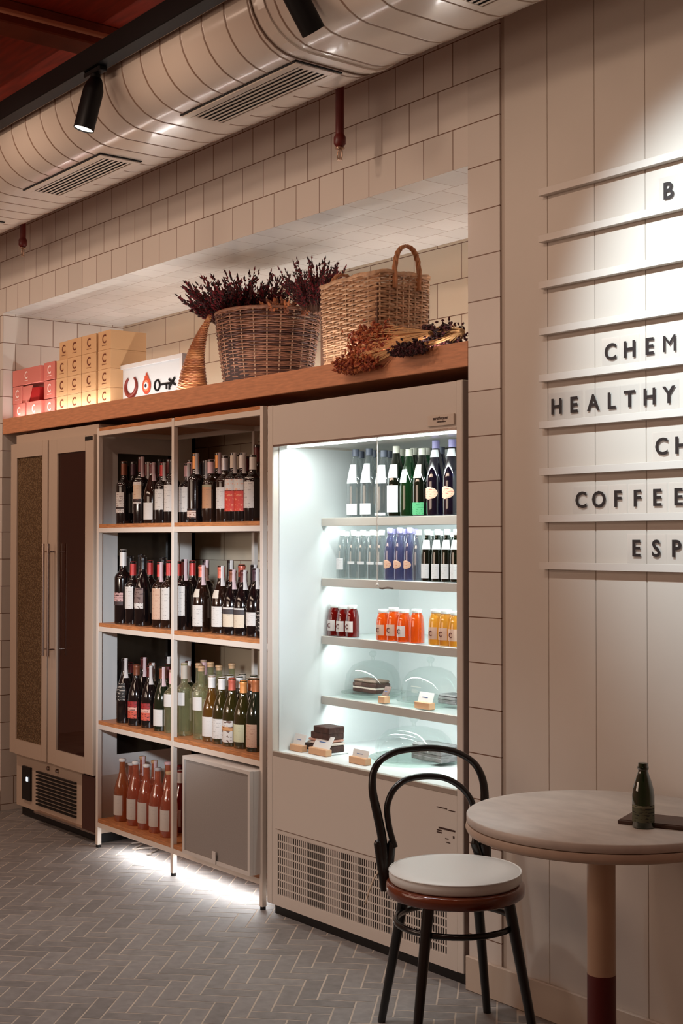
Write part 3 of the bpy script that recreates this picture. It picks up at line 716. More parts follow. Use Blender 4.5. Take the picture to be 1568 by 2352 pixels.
shelf_of(0, SH[4], [
 (283, 0, 'burg', 1743, G_ORA, 'white', 'plain', None, (.10, .42)), (313, 0, 'burg', 1750, G_ROS, 'white', 'plain', None, (.10, .42)), (329, 1, 'bord', 1737, G_ROS, 'cork', None, 'p'),
 (338, 0, 'burg', 1757, G_ROS, 'white', 'plain', None, (.10, .42)), (356, 1, 'bord', 1747, G_ROS, 'cork', 'plain', 'p'), (364, 0, 'burg', 1764, G_ROS, 'silver', 'plain', None, (.10, .42)),
 (387, 1, 'burg', 1751, G_ROS, 'pink', 'plain', None), (390, 0, 'burg', 1772, G_ROS, 'cork', 'plain', None, (.10, .42)), (303, 1, 'burg', 1752, G_ROS, 'white', None, None),
 ], 'bottom left rack shelf', 'rose wine bottles on the bottom left rack shelf')
for k, (px, row, top, foil, lb) in enumerate(((416, 1, 1769, 'white', 'deep red rose wine bottle with white neck beside the grey box unit'), (415, 2, 1758, 'darkred', 'deep red rose wine bottle with red cap half hidden behind the post'))):
    y = ROWY[row]; o = bottle('wine_bottle', X(px, y), y, SH[4], 'burg', Z(px, top, y) - SH[4], 0.039, G_RDK, F[foil], 0.80, L['plain'], (.1, .38))
    tag(o, lb, 'bottle', 'rose wine bottles on the bottom left rack shelf')

# ------------------------------------------------------------------ open display fridge
t = thing('display_fridge', 'cream open-front display fridge with bright white interior and vent grille', 'refrigerator', (-3.87, 0.35, 0))
P = parts(t)
fx0, fx1, ix0, ix1 = -4.440, -3.300, -4.402, -3.333
b = MB(); b.box(fx0, ix0, 0.0, 0.70, 0.04, 2.016, bev=0.003); P(b, 'side_panel', m_white)
b = MB(); b.box(ix1, fx1, 0.0, 0.70, 0.04, 2.016, bev=0.003); P(b, 'side_panel', m_white)
P(MB().box(ix0, ix1, 0.002, 0.70, 1.856, 2.014), 'header', m_white)
P(MB().box(ix0, ix1, 0.0, 0.014, 1.850, 1.858), 'header_trim', m_chrome)
P(MB().box(ix0, ix0 + 0.004, 0.03, 0.66, 0.64, 1.85), 'liner_side', m_liner)
P(MB().box(ix1 - 0.004, ix1, 0.03, 0.66, 0.64, 1.85), 'liner_side', m_liner)
P(MB().box(ix0 + 0.004, ix1 - 0.004, 0.655, 0.66, 0.64, 1.60), 'liner_back', m_liner)
def peg():
    m = mat('perforated_white', srgb(206, 208, 202), 0.4); nt = m.node_tree; bs = nt.nodes['Principled BSDF']
    tc = nt.nodes.new('ShaderNodeTexCoord'); mp = nt.nodes.new('ShaderNodeMapping'); mp.inputs['Scale'].default_value = (55, 1, 48)
    nt.links.new(tc.outputs['Object'], mp.inputs[0])
    fr = nt.nodes.new('ShaderNodeVectorMath'); fr.operation = 'FRACTION'; nt.links.new(mp.outputs[0], fr.inputs[0])
    sb = nt.nodes.new('ShaderNodeVectorMath'); sb.operation = 'SUBTRACT'; sb.inputs[1].default_value = (0.5, 0, 0.5); nt.links.new(fr.outputs[0], sb.inputs[0])
    mu = nt.nodes.new('ShaderNodeVectorMath'); mu.operation = 'MULTIPLY'; mu.inputs[1].default_value = (1, 0, 1); nt.links.new(sb.outputs[0], mu.inputs[0])
    ln = nt.nodes.new('ShaderNodeVectorMath'); ln.operation = 'LENGTH'; nt.links.new(mu.outputs[0], ln.inputs[0])
    lt = nt.nodes.new('ShaderNodeMath'); lt.operation = 'LESS_THAN'; lt.inputs[1].default_value = 0.2; nt.links.new(ln.outputs['Value'], lt.inputs[0])
    mx = nt.nodes.new('ShaderNodeMix'); mx.data_type = 'RGBA'; mx.inputs[6].default_value = srgb(206, 208, 202); mx.inputs[7].default_value = srgb(104, 104, 100)
    nt.links.new(lt.outputs[0], mx.inputs[0]); nt.links.new(mx.outputs[2], bs.inputs['Base Color'])
    return m
P(MB().box(-3.93, ix1 - 0.004, 0.650, 0.66, 1.60, 1.85), 'perforated_panel', peg())
P(MB().box(ix0 + 0.004, -3.93, 0.645, 0.66, 1.60, 1.85), 'upper_back_panel', m_liner)
P(MB().box(ix0, ix1, 0.02, 0.655, 0.585, 0.640), 'deck', m_liner)
P(MB().box(ix0, ix1, 0.0, 0.02, 0.625, 0.644, bev=0.002), 'deck_edge', mat('deck_aluminium', srgb(190, 178, 166), 0.3, metal=0.5))
b = MB(); gx0, gx1, gz0, gz1 = X(637), X(1024), 0.083, 0.325
b.box(ix0, ix1, 0.002, 0.02, gz1, 0.625); b.box(ix0, ix1, 0.002, 0.02, 0.04, gz0)
b.box(ix0, gx0, 0.002, 0.02, gz0, gz1); b.box(gx1, ix1, 0.002, 0.02, gz0, gz1)
P(b, 'front_panel', m_white)
b = MB(); n = 79; pw = (gx1 - gx0) / n
for k in range(n + 1): b.box(gx0 + k * pw - pw * 0.24, gx0 + k * pw + pw * 0.24, 0.003, 0.0042, gz0, gz1)
for k in range(9): zz = gz0 + (gz1 - gz0) * k / 8; b.box(gx0, gx1, 0.0028, 0.0044, zz - 0.0028, zz + 0.0028)
P(b, 'vent_grille', m_white)
P(MB().box(gx0 - 0.012, gx1 + 0.012, 0.0008, 0.002, gz1 + 0.014, gz1 + 0.016), 'grille_seam', mat('seam_brown', srgb(120, 98, 84), 0.5))
P(MB().box(gx0 - 0.005, gx1 + 0.005, 0.022, 0.04, gz0 - 0.01, gz1 + 0.01), 'grille_recess', m_dark)  # near-black block painted in for the shade behind the slots
P(MB().box(fx0 + 0.03, fx1 - 0.01, 0.02, 0.68, 0.0, 0.04), 'plinth', m_black)
P(MB().box(fx1, NR, 0.03, 0.05, 0.04, 2.016), 'gap_strip', mat('gap_brown', srgb(110, 60, 44), 0.5))  # brown strip standing in for the dark gap beside the fridge
SHF = [1.569, 1.325, 1.090, 0.846]
for zz in SHF:
    s_ = P(MB().box(ix0 + 0.006, ix1 - 0.006, 0.245, 0.655, zz - 0.012, zz - 0.003), 'shelf', mat('glass_shelf', srgb(214, 222, 220), 0.15))
    P(MB().box(ix0 + 0.006, ix1 - 0.006, 0.238, 0.247, zz - 0.034, zz, bev=0.002), 'price_rail', mat('rail_alu', srgb(196, 190, 182), 0.3, metal=0.3), s_)
P(MB().box(-3.97, -3.955, 0.635, 0.655, 0.66, 1.60), 'shelf_upright', m_liner)
for zz in (1.20, 0.98):
    P(MB().box(-3.950, -3.928, 0.650, 0.6545, zz, zz + 0.040), 'sticker', mat('yellow_sticker', srgb(220, 208, 150), 0.5))
# name plate on the header
n0, n1 = X(983, -0.004), X(1043, -0.004)
np_ = P(MB().box(n0, n1, -0.006, 0.002, 1.868, 1.905, bev=0.001), 'name_plate', mat('plate_cream', srgb(206, 192, 178), 0.35))
mk = mat('print_dark', srgb(60, 36, 30), 0.5)
o = put('plate_lettering', text_mesh('sarathepper', 0.016, 0.0008, mk), np_, Vector(((n0 + n1) / 2, -0.0065, 1.889)) - Vector(t.location))
o = put('plate_lettering', text_mesh('refrigeration', 0.009, 0.0008, mk), np_, Vector(((n0 + n1) / 2 + 0.004, -0.0065, 1.879)) - Vector(t.location))
# data print low on the front: only bars and dashes remain readable
b = MB(); lx0, lx1 = X(1001), X(1044)
for (a, c, z0, z1) in ((0.0, 0.55, .572, .575), (.62, .98, .569, .572), (0.0, .28, .494, .498), (0.0, .28, .487, .491), (.1, .98, .502, .508), (.45, .62, .472, .475), (.86, .94, .480, .488), (.5, .72, .460, .463)):
    b.box(lx0 + (lx1 - lx0) * a, lx0 + (lx1 - lx0) * c, 0.001, 0.0022, z0, z1)
P(b, 'data_print', mk)
# pull cord of the night blind
b = MB(); cx = X(866, 0.02)
b.tube([(cx, 0.02, 1.85), (cx, 0.02, 1.32)], 0.0016, 6)
b.lathe([(0, -0.007), (0.006, -0.004), (0.007, 0), (0.005, 0.005), (0, 0.007)], 10, (cx, 0.02, 1.317))
P(b, 'blind_cord', mat('cord_white', srgb(224, 220, 214), 0.4))
b = MB(); b.tube([(cx + 0.014, 0.02, 1.306), (cx + 0.03, 0.02, 1.305), (cx + 0.06, 0.02, 1.309), (cx + 0.088, 0.02, 1.307)], 0.0035, 6)
P(b, 'blind_handle', mat('handle_grey', srgb(110, 96, 88), 0.4))
P(MB().box(ix0 + 0.03, ix1 - 0.03, 0.048, 0.062, 1.845, 1.853), 'ceiling_tube', mat('tube_glow', srgb(250, 255, 252), 0.4, emit=(0.92, 1, 0.98, 1), estr=4))

# ---- contents of the fridge
W_CLR = glass('water_glass_clear', (0.80, 0.83, 0.83, 1), 0.12, 0.03, 0.4, body=0.14, bcol=srgb(190, 198, 200))  # grey tint imitates dark surroundings refracted by the clear glass
W_GRN = glass('water_glass_green', (0.10, 0.46, 0.24, 1), 0.12, 0.03, 0.4, body=0.35, bcol=srgb(16, 92, 46))
W_DGR = glass('water_glass_darkgreen', (0.04, 0.16, 0.09, 1), 0.14, 0.03, 0.4, body=0.5, bcol=srgb(10, 34, 20))
W_BLU = glass('water_glass_blue', (0.16, 0.17, 0.36, 1), 0.14, 0.03, 0.4, body=0.45, bcol=srgb(26, 22, 48))
W_LBL = glass('water_glass_lightblue', (0.60, 0.62, 0.80, 1), 0.14, 0.03, 0.4, body=0.3, bcol=srgb(112, 114, 152))
C_GRY = mat('cap_slate', srgb(84, 90, 108), 0.4); C_WHT = mat('cap_cream', srgb(222, 222, 206), 0.4); C_PUR = mat('cap_lavender', srgb(142, 136, 186), 0.4)
C_CLR = mat('cap_clear', srgb(216, 222, 220), 0.3)
LBW = label_mat('water_label_white', [(0, srgb(226, 230, 234))], ink=srgb(90, 100, 120), amount=0.3)
LBG = label_mat('water_label_green', [(0, srgb(84, 168, 116))], ink=srgb(20, 120, 70), amount=0.8, scale=0.6)
LBO = label_mat('water_label_peach', [(0, srgb(222, 186, 160))], ink=srgb(196, 96, 84), amount=0.8, scale=0.6)
def oval_label(h, r, zc, hz, ha, m_):
    rows, n = 9, 10; vs = []; fs = []; uvs = []
    for j in range(rows + 1):
        v = -1 + 2 * j / rows; w_ = max(0.02, math.sqrt(max(0, 1 - v * v)))
        for k in range(n + 1):
            u = (-1 + 2 * k / n) * w_; a = -PI / 2 + u * ha
            vs.append(((r + .0012) * math.cos(a), (r + .0012) * math.sin(a), zc + hz * v))
    for j in range(rows):
        for k in range(n):
            fs.append([j * (n + 1) + k, j * (n + 1) + k + 1, (j + 1) * (n + 1) + k + 1, (j + 1) * (n + 1) + k])
            uvs.append([(k / n, j / rows), ((k + 1) / n, j / rows), ((k + 1) / n, (j + 1) / rows), (k / n, (j + 1) / rows)])
    return MB().add(vs, fs, 0, True, uvs).mesh('oval_label', m_)
def fridge_row(specs, zt, kind, r, where, group):
    cnt = {}
    rows = {}
    for sp in specs: rows.setdefault(sp[1], []).append(sp)
    for row, ss in sorted(rows.items()):
        ss = sorted(ss, key=lambda q: q[0]); lastx = None; seen = {}
        for sp in ss:
            px, row_, top, gm, cap, lab, desc = sp[:7]
            lz = sp[7] if len(sp) > 7 and sp[7] else (0.06, 0.2)
            ex = sp[8] if len(sp) > 8 else None
            y = (0.247 + r + 0.005) + row_ * (2 * r + 0.012)
            x = X(px, y); h = Z(px, top, y) - zt
            if lastx is not None and x - lastx < 2 * r + 0.001: x = lastx + 2 * r + 0.001
            lastx = x
            o = bottle(('juice_bottle' if kind == 'juice' else 'water_bottle'), x, y, zt, kind, h, r, gm, cap, 0.89 if kind == 'juice' else (0.90 if kind == 'water' else 0.90), lab if lab != 'oval' else None, lz, None, 1.0, ex)
            if lab == 'oval':
                put('label', oval_label(h, r, h * 0.30, h * 0.085, 1.0, LBO), o)
            seen[desc] = seen.get(desc, -1) + 1
            tag(o, '%s, %s such in %s, %s' % (desc, ORD[seen[desc]], ROWN[row_], where), 'bottle', group)
fridge_row([
 (817, 0, 1034, W_CLR, C_GRY, LBW, 'clear water bottle, slate cap', (.04, .2), (.50, .78, 'water_label_white', 55)), (848, 0, 1032, W_CLR, C_GRY, LBW, 'clear water bottle, slate cap', (.04, .2), (.50, .78, 'water_label_white', 55)),
 (882, 0, 1034, W_CLR, C_GRY, LBW, 'clear water bottle, slate cap', (.02, .06), (.50, .78, 'water_label_white', 60)),
 (907, 0, 1025, W_DGR, C_WHT, LBW, 'dark green water bottle, white square label', (.06, .44), (.55, .74, 'water_label_white', 55)), (930, 0, 1034, W_GRN, C_WHT, None, 'bright green water bottle, cream cap', None, (.5, .7, 'water_label_white', 30)),
 (957, 0, 1031, W_DGR, C_WHT, LBG, 'dark green water bottle, light green label', (.02, .20), (.56, .76, 'neck_paper', 40)),
 (1001, 0, 1014, W_BLU, C_PUR, 'oval', 'dark blue water bottle, lavender cap', None, (.78, .88, 'water_label_white', 80)), (1039, 0, 1010, W_BLU, C_PUR, 'oval', 'dark blue water bottle, lavender cap', None, (.78, .88, 'water_label_white', 80)),
 (829, 1, 1037, W_CLR, C_GRY, None, 'clear water bottle, slate cap'), (860, 1, 1036, W_CLR, C_GRY, None, 'clear water bottle, slate cap'), (893, 1, 1037, W_CLR, C_GRY, None, 'clear water bottle, slate cap'),
 (921, 1, 1032, W_GRN, C_WHT, None, 'bright green water bottle, cream cap'), (951, 1, 1029, W_DGR, C_WHT, None, 'dark green water bottle, cream cap'), (979, 1, 1029, W_GRN, C_WHT, None, 'bright green water bottle, cream cap'),
 (1013, 1, 1028, W_BLU, C_GRY, None, 'dark blue water bottle, slate cap'), (1046, 1, 1028, W_BLU, C_GRY, None, 'dark blue water bottle, slate cap'),
 (966, 2, 1040, W_GRN, C_WHT, None, 'bright green water bottle, cream cap'), (936, 2, 1036, W_GRN, C_WHT, None, 'bright green water bottle, cream cap'),
 ], SHF[0], 'water', 0.037, 'top fridge shelf', 'water bottles on the top fridge shelf')
sm = []
for k, px in enumerate((786, 812, 834, 856, 877)): sm.append((px, 0, 1218, W_CLR, C_CLR, LBW, 'small clear water bottle', (.18, .42) if k == 0 else (.3, .36)))
for px in (895, 918.5, 941.5): sm.append((px, 0, 1213, W_LBL, C_PUR, 'oval', 'small blue water bottle, peach label'))
for px in (982, 1005, 1027, 1046): sm.append((px, 0, 1217, W_DGR, C_CLR, LBW, 'small dark green water bottle, white labels', (.06, .34), (.62, .80, 'water_label_white', 75)))
sm.append((961, 0, 1218, W_CLR, C_CLR, None, 'small clear water bottle'))
for px in (798, 823, 845, 866): sm.append((px, 1, 1222, W_CLR, C_CLR, None, 'small clear water bottle'))
for px in (904, 929, 952): sm.append((px, 1, 1216, W_LBL, C_PUR, None, 'small blue water bottle'))
for px in (990, 1012, 1035): sm.append((px, 1, 1221, W_DGR, C_CLR, None, 'small dark green water bottle'))
fridge_row(sm, SHF[1], 'small', 0.0245, 'second fridge shelf', 'small water bottles on the second fridge shelf')
J_RED = glass('juice_red', (0.45, 0.06, 0.05, 1), 0.10, 0.04, 0.4, body=0.7, bcol=srgb(142, 22, 18))
J_ORG = glass('juice_orange', (1.0, 0.45, 0.12, 1), 0.10, 0.04, 0.4, body=0.75, bcol=srgb(246, 112, 30))
J_YEL = glass('juice_yellow', (1.0, 0.72, 0.25, 1), 0.10, 0.04, 0.4, body=0.7, bcol=srgb(240, 180, 70))
LJ1 = label_mat('juice_label_white', [(0, srgb(216, 210, 208))], amount=0.0); LJ2 = label_mat('juice_label_pink', [(0, srgb(214, 180, 160))], amount=0.0)
emb = mat('emblem_maroon', srgb(96, 36, 30), 0.5)
def juice(px, row, top, gm, lab, label):
    r = 0.0285; y = 0.247 + r + 0.006 + row * 0.062; x = X(px, y); h = Z(px, top, y) - SHF[2]
    h = round(h / 0.004) * 0.004
    o = bottle('juice_bottle', x, y, SHF[2], 'juice', h, r, gm, C_CLR, 0.89, lab, (.16, .50), None, 0.95)
    if lab:
        e = put('emblem', text_mesh('C', h * 0.20, 0.0006, emb), o, (0.0, -r - 0.0014, h * 0.26)); e.scale = (1, 1, 1)
    tag(o, label, 'bottle', 'juice bottles on the middle fridge shelf')
juice(768, 0, 1388, J_RED, LJ1, 'first red juice bottle on the left of the middle fridge shelf')
juice(788, 0, 1390, J_RED, LJ1, 'middle red juice bottle of the three in the fridge')
juice(809, 0, 1391, J_RED, LJ1, 'red juice bottle nearest the orange ones in the fridge')
juice(880, 0, 1398, J_ORG, LJ2, 'orange juice bottle on the left, nearest the red ones')
juice(904, 0, 1396, J_ORG, LJ2, 'orange juice bottle, second from the red ones')
juice(928, 0, 1400, J_ORG, LJ1, 'orange juice bottle with the whitest label, third from the red ones')
juice(957, 0, 1399, J_ORG, None, 'orange juice bottle showing no label, nearest the yellow ones')
juice(1001, 0, 1400, J_YEL, LJ2, 'yellow juice bottle nearest the orange ones')
juice(1024, 0, 1402, J_YEL, LJ2, 'middle yellow juice bottle of the three in the fridge')
juice(1047, 0, 1404, J_YEL, LJ2, 'yellow juice bottle cut by the fridge frame on the right')

m_dome = glass('dome_glass', (0.955, 0.975, 0.97, 1), 0.05, 0.04, 0.35)
m_plate = glass('plate_glass', (0.86, 0.93, 0.90, 1), 0.12, 0.05, 0.4)
def cake_dome(px, y, zt, R, H, kz, cake, lab):
    x = X(px, y); t = thing('cake_dome', lab, 'cake stand', (x, y, zt + 0.0005), 0, 'glass cake domes in the display fridge')
    MB().lathe([(0.0, 0.0), (R * .5, 0.0), (R * .9, 0.004), (R * 1.12, 0.012), (R * 1.15, 0.016), (R * .9, 0.010), (0, 0.007)], 32).build('plate', m_plate, t)
    MB().lathe([(R, 0.018), (R, H * .35), (R * .93, H * .62), (R * .72, H * .85), (R * .4, H * .96), (0.008, H), (0.006, H + .012), (0.014, H + .02), (0.016, H + .028), (0.010, H + .036), (0, H + .038)], 32).build('lid', m_dome, t)
    return t
d1 = cake_dome(856, 0.40, SHF[3], 0.115, 0.145, 0, None, 'glass cake dome covering a dark layered cake in the fridge')
d2 = cake_dome(988, 0.40, SHF[3], 0.115, 0.145, 0, None, 'glass cake dome with a pale cake beside the fridge frame')
d3 = cake_dome(950, 0.30, 0.640, 0.150, 0.13, 0, None, 'wide glass cake dome on the fridge floor behind the chair')
brown = mat('chocolate', srgb(70, 40, 32), 0.6, noise=0.3, nscale=60, bump=0.3); cream = mat('cake_cream', srgb(214, 196, 184), 0.6); greyc = mat('grey_cake', srgb(120, 118, 118), 0.6, noise=0.3, nscale=40, bump=0.2)
def layer_cake(pxa, pxb, y, zt, hh, lab, mats, dep=0.08):
    x0, x1 = X(pxa, y), X(pxb, y)
    t = thing('cake', lab, 'cake', ((x0 + x1) / 2, y + dep / 2, zt))
    w_ = (x1 - x0) / 2
    MB().box(-w_, w_, -dep / 2, dep / 2, 0, hh * 0.3, bev=0.003).build('base_layer', mats[0], t)
    MB().box(-w_ * .99, w_ * .99, -dep / 2 + .001, dep / 2 - .001, hh * 0.3, hh * 0.42).build('cream_layer', mats[1], t)
    MB().box(-w_, w_, -dep / 2, dep / 2, hh * 0.42, hh * .74, bev=0.003).build('middle_layer', mats[0], t)
    MB().box(-w_ * .98, w_ * .98, -dep / 2, dep / 2, hh * 0.74, hh, bev=0.006).build('topping', mats[2], t)
    return t
layer_cake(809, 862, 0.37, SHF[3] + 0.013, 0.052, 'dark chocolate cake with cream layers under a glass dome', (brown, cream, mat('choc_top', srgb(130, 106, 92), 0.5, noise=0.3, nscale=60, bump=0.3)))
layer_cake(1004, 1044, 0.37, SHF[3] + 0.013, 0.036, 'pale grey cake under the dome beside the fridge frame', (greyc, greyc, greyc))
layer_cake(943, 1012, 0.28, 0.640 + 0.013, 0.062, 'grey loaf cake under the wide dome on the fridge floor', (greyc, greyc, greyc), 0.09)
oak = mat('tag_oak', srgb(206, 160, 122), 0.5); paper = mat('card_white', srgb(226, 228, 228), 0.6)
def card(pxa, pxb, zt, y, lab, ch=0.05, lean=0.25, dark=False, dep=0.03):
    x0, x1 = X(pxa, y), X(pxb, y); t = thing('price_card_holder', lab, 'card holder', ((x0 + x1) / 2, y + dep / 2, zt + 0.0005))
    w_ = (x1 - x0) / 2
    MB().box(-w_, w_, -dep / 2, dep / 2, 0, 0.026, bev=0.002).build('wooden_block', oak, t)
    c = MB().box(-w_ * .95, w_ * .95, -0.0006, 0.0006, 0, ch).build('card', mat('card_dark', srgb(120, 100, 92), 0.5, noise=0.4, nscale=80) if dark else paper, t, (0, 0, 0.018))
    c.rotation_euler = (-lean, 0, 0)
    MB().box(-w_ * .45, w_ * .25, -0.0014, -0.0006, ch * .52, ch * .58).build('card_print', mat('card_ink', srgb(70, 110, 170), 0.5), c)
    return t
card(665, 692, 0.640, 0.075, 'oak card holder with white card, first on the fridge floor')
card(708, 748, 0.640, 0.085, 'oak card holder leaning in front of the wrapped sandwiches', 0.062, 0.55)
card(800, 838, 0.640, 0.075, 'oak card holder with pale card beside the wide glass dome', 0.035)
card(867, 882, SHF[3], 0.265, 'tiny oak card holder with a picture card by the dark cake', 0.05, 0.5, True)
card(950, 985, SHF[3], 0.265, 'oak card holder with white card between the two upper domes', 0.045, 0.3)
# wrapped sandwiches on a small tray
y = 0.16; x0, x1 = X(712, y), X(778, y)
t = thing('wrapped_sandwich', 'wrapped dark bread sandwiches stacked on the fridge floor behind the cards', 'sandwich', ((x0 + x1) / 2, y, 0.6405))
MB().box(-(x1 - x0) / 2, (x1 - x0) / 2, -0.05, 0.05, 0, 0.006, bev=0.002).build('tray', paper, t)
for k, (dz, dx, mm) in enumerate(((0.006, 0.0, brown), (0.034, 0.012, cream), (0.046, 0.012, mat('ham_pink', srgb(206, 150, 132), 0.5)), (0.056, 0.02, brown), (0.08, 0.03, brown))):
    w_ = (x1 - x0) / 2 * (0.85 - 0.08 * k)
    MB().box(-w_ + dx, w_ + dx, -0.04, 0.04, dz, dz + (0.026 if mm is brown else 0.009), bev=0.003).build('bread_slice' if mm is brown else 'filling', mm, t)
# fork lying by the wide dome
# ------------------------------------------------------------------ objects on the wooden shelf
m_box = mat('box_cream', srgb(212, 168, 122), 0.6); m_pink = mat('box_pink', srgb(208, 118, 106), 0.55); m_pinkin = mat('box_red', srgb(170, 20, 22), 0.5)
m_e1 = mat('emblem_brown', srgb(110, 52, 26), 0.5); m_e2 = mat('emblem_white', srgb(240, 214, 206), 0.5)
def cbox(x0, x1, y, z0, hh, dep, m_, me_, lab, group, rz=0.0, csize=0.060):
    cx_ = (x0 + x1) / 2; w_ = (x1 - x0) / 2 - 0.0008
    t = thing('gift_box', lab, 'box', (cx_, y + dep / 2, z0 + 0.0004), rz, group)
    bod = MB().box(-w_, w_, -dep / 2, dep / 2, 0, hh - 0.001, bev=0.0015).build('carton', m_, t)
    lid = MB().box(-w_ - 0.0003, w_ + 0.0003, -dep / 2 - 0.0003, dep / 2 + 0.0003, hh * 0.90, hh - 0.0007, bev=0.0008).build('lid_edge', m_, t)
    put('emblem', text_mesh('C', csize, 0.0008, me_), t, (0.0, -dep / 2 - 0.0006, hh * 0.36))
    MB().box(-csize * .38, csize * .38, -dep / 2 - 0.0010, -dep / 2, hh * 0.22, hh * 0.22 + 0.0025).build('underline', me_, t)
    return t
RN = ['bottom', 'second', 'third', 'top']; CN = ['next to the pink boxes', 'second from the pink boxes', 'third from the pink boxes', 'nearest the horseshoe sign']
cy = 0.060; bh = 0.094
colx = [(X(128, cy), X(152.5, cy)), (X(153, cy), X(185, cy)), (X(186, cy), X(219, cy)), (X(223.5, cy), X(252.5, cy))]
for c in range(4):
    for r_ in range(4):
        dx = {(0, 3): 0.020, (2, 0): 0.012, (1, 3): 0.004}.get((c, r_), 0.0)
        a, d = colx[c]
        if c < 3: dxx = (0.001, -0.002, 0.0, 0.001)[r_]
        else: dxx = 0
        if c == 0 and r_ == 3: a += 0.02; dx = 0
        if c == 2 and r_ == 0: dx = 0
        cbox(a + dxx, d + dxx - 0.001, cy + (0.006 if c == 0 and r_ == 3 else 0), SZ + bh * r_, bh, 0.17 if c == 3 and r_ < 2 else (0.20 if c == 3 else 0.16), m_box, m_e1,
             'cream gift box with letter C, %s of the stack %s' % (RN[r_], CN[c]), 'cream gift boxes stacked on the wooden shelf')
py_ = 0.075
pa, pb = X(99, py_), X(124, py_)
for r_ in range(3):
    cbox(pa, pb, py_, SZ + 0.098 * r_, 0.094 if r_ < 2 else 0.094, 0.15, m_pink, m_e2, 'pink gift box with white letter C, %s in the column beside the cream boxes' % ['bottom', 'middle', 'top'][r_], 'pink gift boxes on the wooden shelf')
for r_ in (1, 2):
    pass
q = 0.055
cbox(X(28.5, q), X(55, q), q, SZ, 0.094, 0.12, m_pink, m_e2, 'pink gift box, bottom one against the tiled end wall', 'pink gift boxes on the wooden shelf')
cbox(X(59, q), X(93, q), q, SZ, 0.094, 0.12, m_pink, m_e2, 'pink gift box on the shelf below the open red one', 'pink gift boxes on the wooden shelf')
cbox(X(27.5, q), X(48, q), q, SZ + 0.094, 0.096, 0.12, m_pink, m_e2, 'pink gift box, middle one against the tiled end wall', 'pink gift boxes on the wooden shelf')
t = thing('gift_box', 'open pink gift box turned to show its deep red inside', 'box', (X(76, 0.08), 0.115, SZ + 0.0945), 0, 'pink gift boxes on the wooden shelf')
w_ = (X(94, 0.08) - X(58, 0.08)) / 2
MB().box(-w_, w_, -0.05, 0.05, 0, 0.075, bev=0.0015).build('carton', m_pinkin, t)
MB().add([(-w_, -0.0515, 0.0), (-w_ * .2, -0.0515, 0.0), (w_ * .25, -0.0515, 0.09), (-w_, -0.0515, 0.09), (-w_, -0.0535, 0.0), (-w_ * .2, -0.0535, 0.0), (w_ * .25, -0.0535, 0.09), (-w_, -0.0535, 0.09)],
         [[4, 5, 6, 7], [0, 3, 2, 1], [0, 1, 5, 4], [1, 2, 6, 5], [2, 3, 7, 6], [3, 0, 4, 7]]).build('flap', m_pink, t)
cbox(X(27, q), X(91, q), q, SZ + 0.192, 0.088, 0.13, m_pink, m_e2, 'wide pink gift box with white letter C, lying on top', 'pink gift boxes on the wooden shelf', csize=0.055)

# horseshoe sign
sy = 0.115; sx0, sx1 = X(268.5, sy), X(417, sy); sz1 = Z(268.5, 842, sy)
t = thing('picture_sign', 'white framed sign with horseshoe, eye amulet and key pictures on the shelf', 'sign', ((sx0 + sx1) / 2, sy + 0.03, SZ))
P = parts(t); m_sign = mat('sign_white', srgb(214, 212, 212), 0.5)
b = MB(); fr = 0.022
b.box(sx0, sx1, sy, sy + 0.05, SZ, SZ + fr); b.box(sx0, sx1, sy, sy + 0.05, sz1 - fr * .9, sz1)
b.box(sx0, sx0 + fr, sy, sy + 0.05, SZ + fr, sz1 - fr * .9); b.box(sx1 - fr, sx1, sy, sy + 0.05, SZ + fr, sz1 - fr * .9)
P(b, 'frame', m_sign)
P(MB().box(sx0 + fr, sx1 - fr, sy + 0.014, sy + 0.045, SZ + fr, sz1 - fr * .9), 'panel', mat('sign_panel', srgb(206, 210, 214), 0.5))
m_ox = mat('print_oxblood', srgb(120, 34, 24), 0.4); yy = sy + 0.0115
def pt(px, py): q_ = at(px, py, y=yy); return q_
# horseshoe: open arc
c0 = pt(301.5, 885); R_ = (pt(316, 885).x - pt(287, 885).x) / 2 * 0.86
pts = []
for k in range(15):
    a = math.radians(-235 + 290 * k / 14); pts.append((c0.x + R_ * math.cos(a), yy, c0.z - 0.005 + R_ * 0.88 * math.sin(a)))
rs = [0.006 + 0.0065 * math.sin(PI * k / 14) for k in range(15)]
P(MB().tube(pts, rs, 8), 'horseshoe_print', m_ox)
c1 = pt(336.5, 886)
def disc(b, c, r, d, mi): b.lathe([(r, 0), (r, 0.0015)], 22, mi=mi, M=Matrix.Translation((c.x, yy - d, c.z)) @ Matrix.Rotation(PI / 2, 4, 'X'))
b = MB(); disc(b, c1, 0.040, -0.0005, 0); disc(b, c1, 0.027, 0.0012, 1); disc(b, c1, 0.018, 0.0029, 2); disc(b, c1, 0.009, 0.0046, 3)
b.box(c1.x - 0.018, c1.x + 0.018, yy - 0.0015, yy + 0.001, c1.z + 0.036, c1.z + 0.048, 0); b.box(c1.x - 0.006, c1.x + 0.006, yy - 0.0015, yy + 0.001, c1.z + 0.048, c1.z + 0.062, 0)
P(b, 'amulet_print', [mat('amulet_red', srgb(190, 74, 48), 0.4), mat('amulet_orange', srgb(226, 130, 96), 0.4), mat('amulet_white', srgb(220, 220, 226), 0.4), mat('amulet_navy', srgb(40, 36, 60), 0.4)])
c2 = pt(361, 885); b = MB()
b.tube([(c2.x + 0.024 * math.cos(2 * PI * k / 16), yy, c2.z + 0.024 * math.sin(2 * PI * k / 16)) for k in range(16)], 0.005, 6, closed=True)
e2 = pt(398, 885); b.box(c2.x + 0.022, e2.x, yy - 0.003, yy + 0.003, c2.z - 0.0045, c2.z + 0.0045)
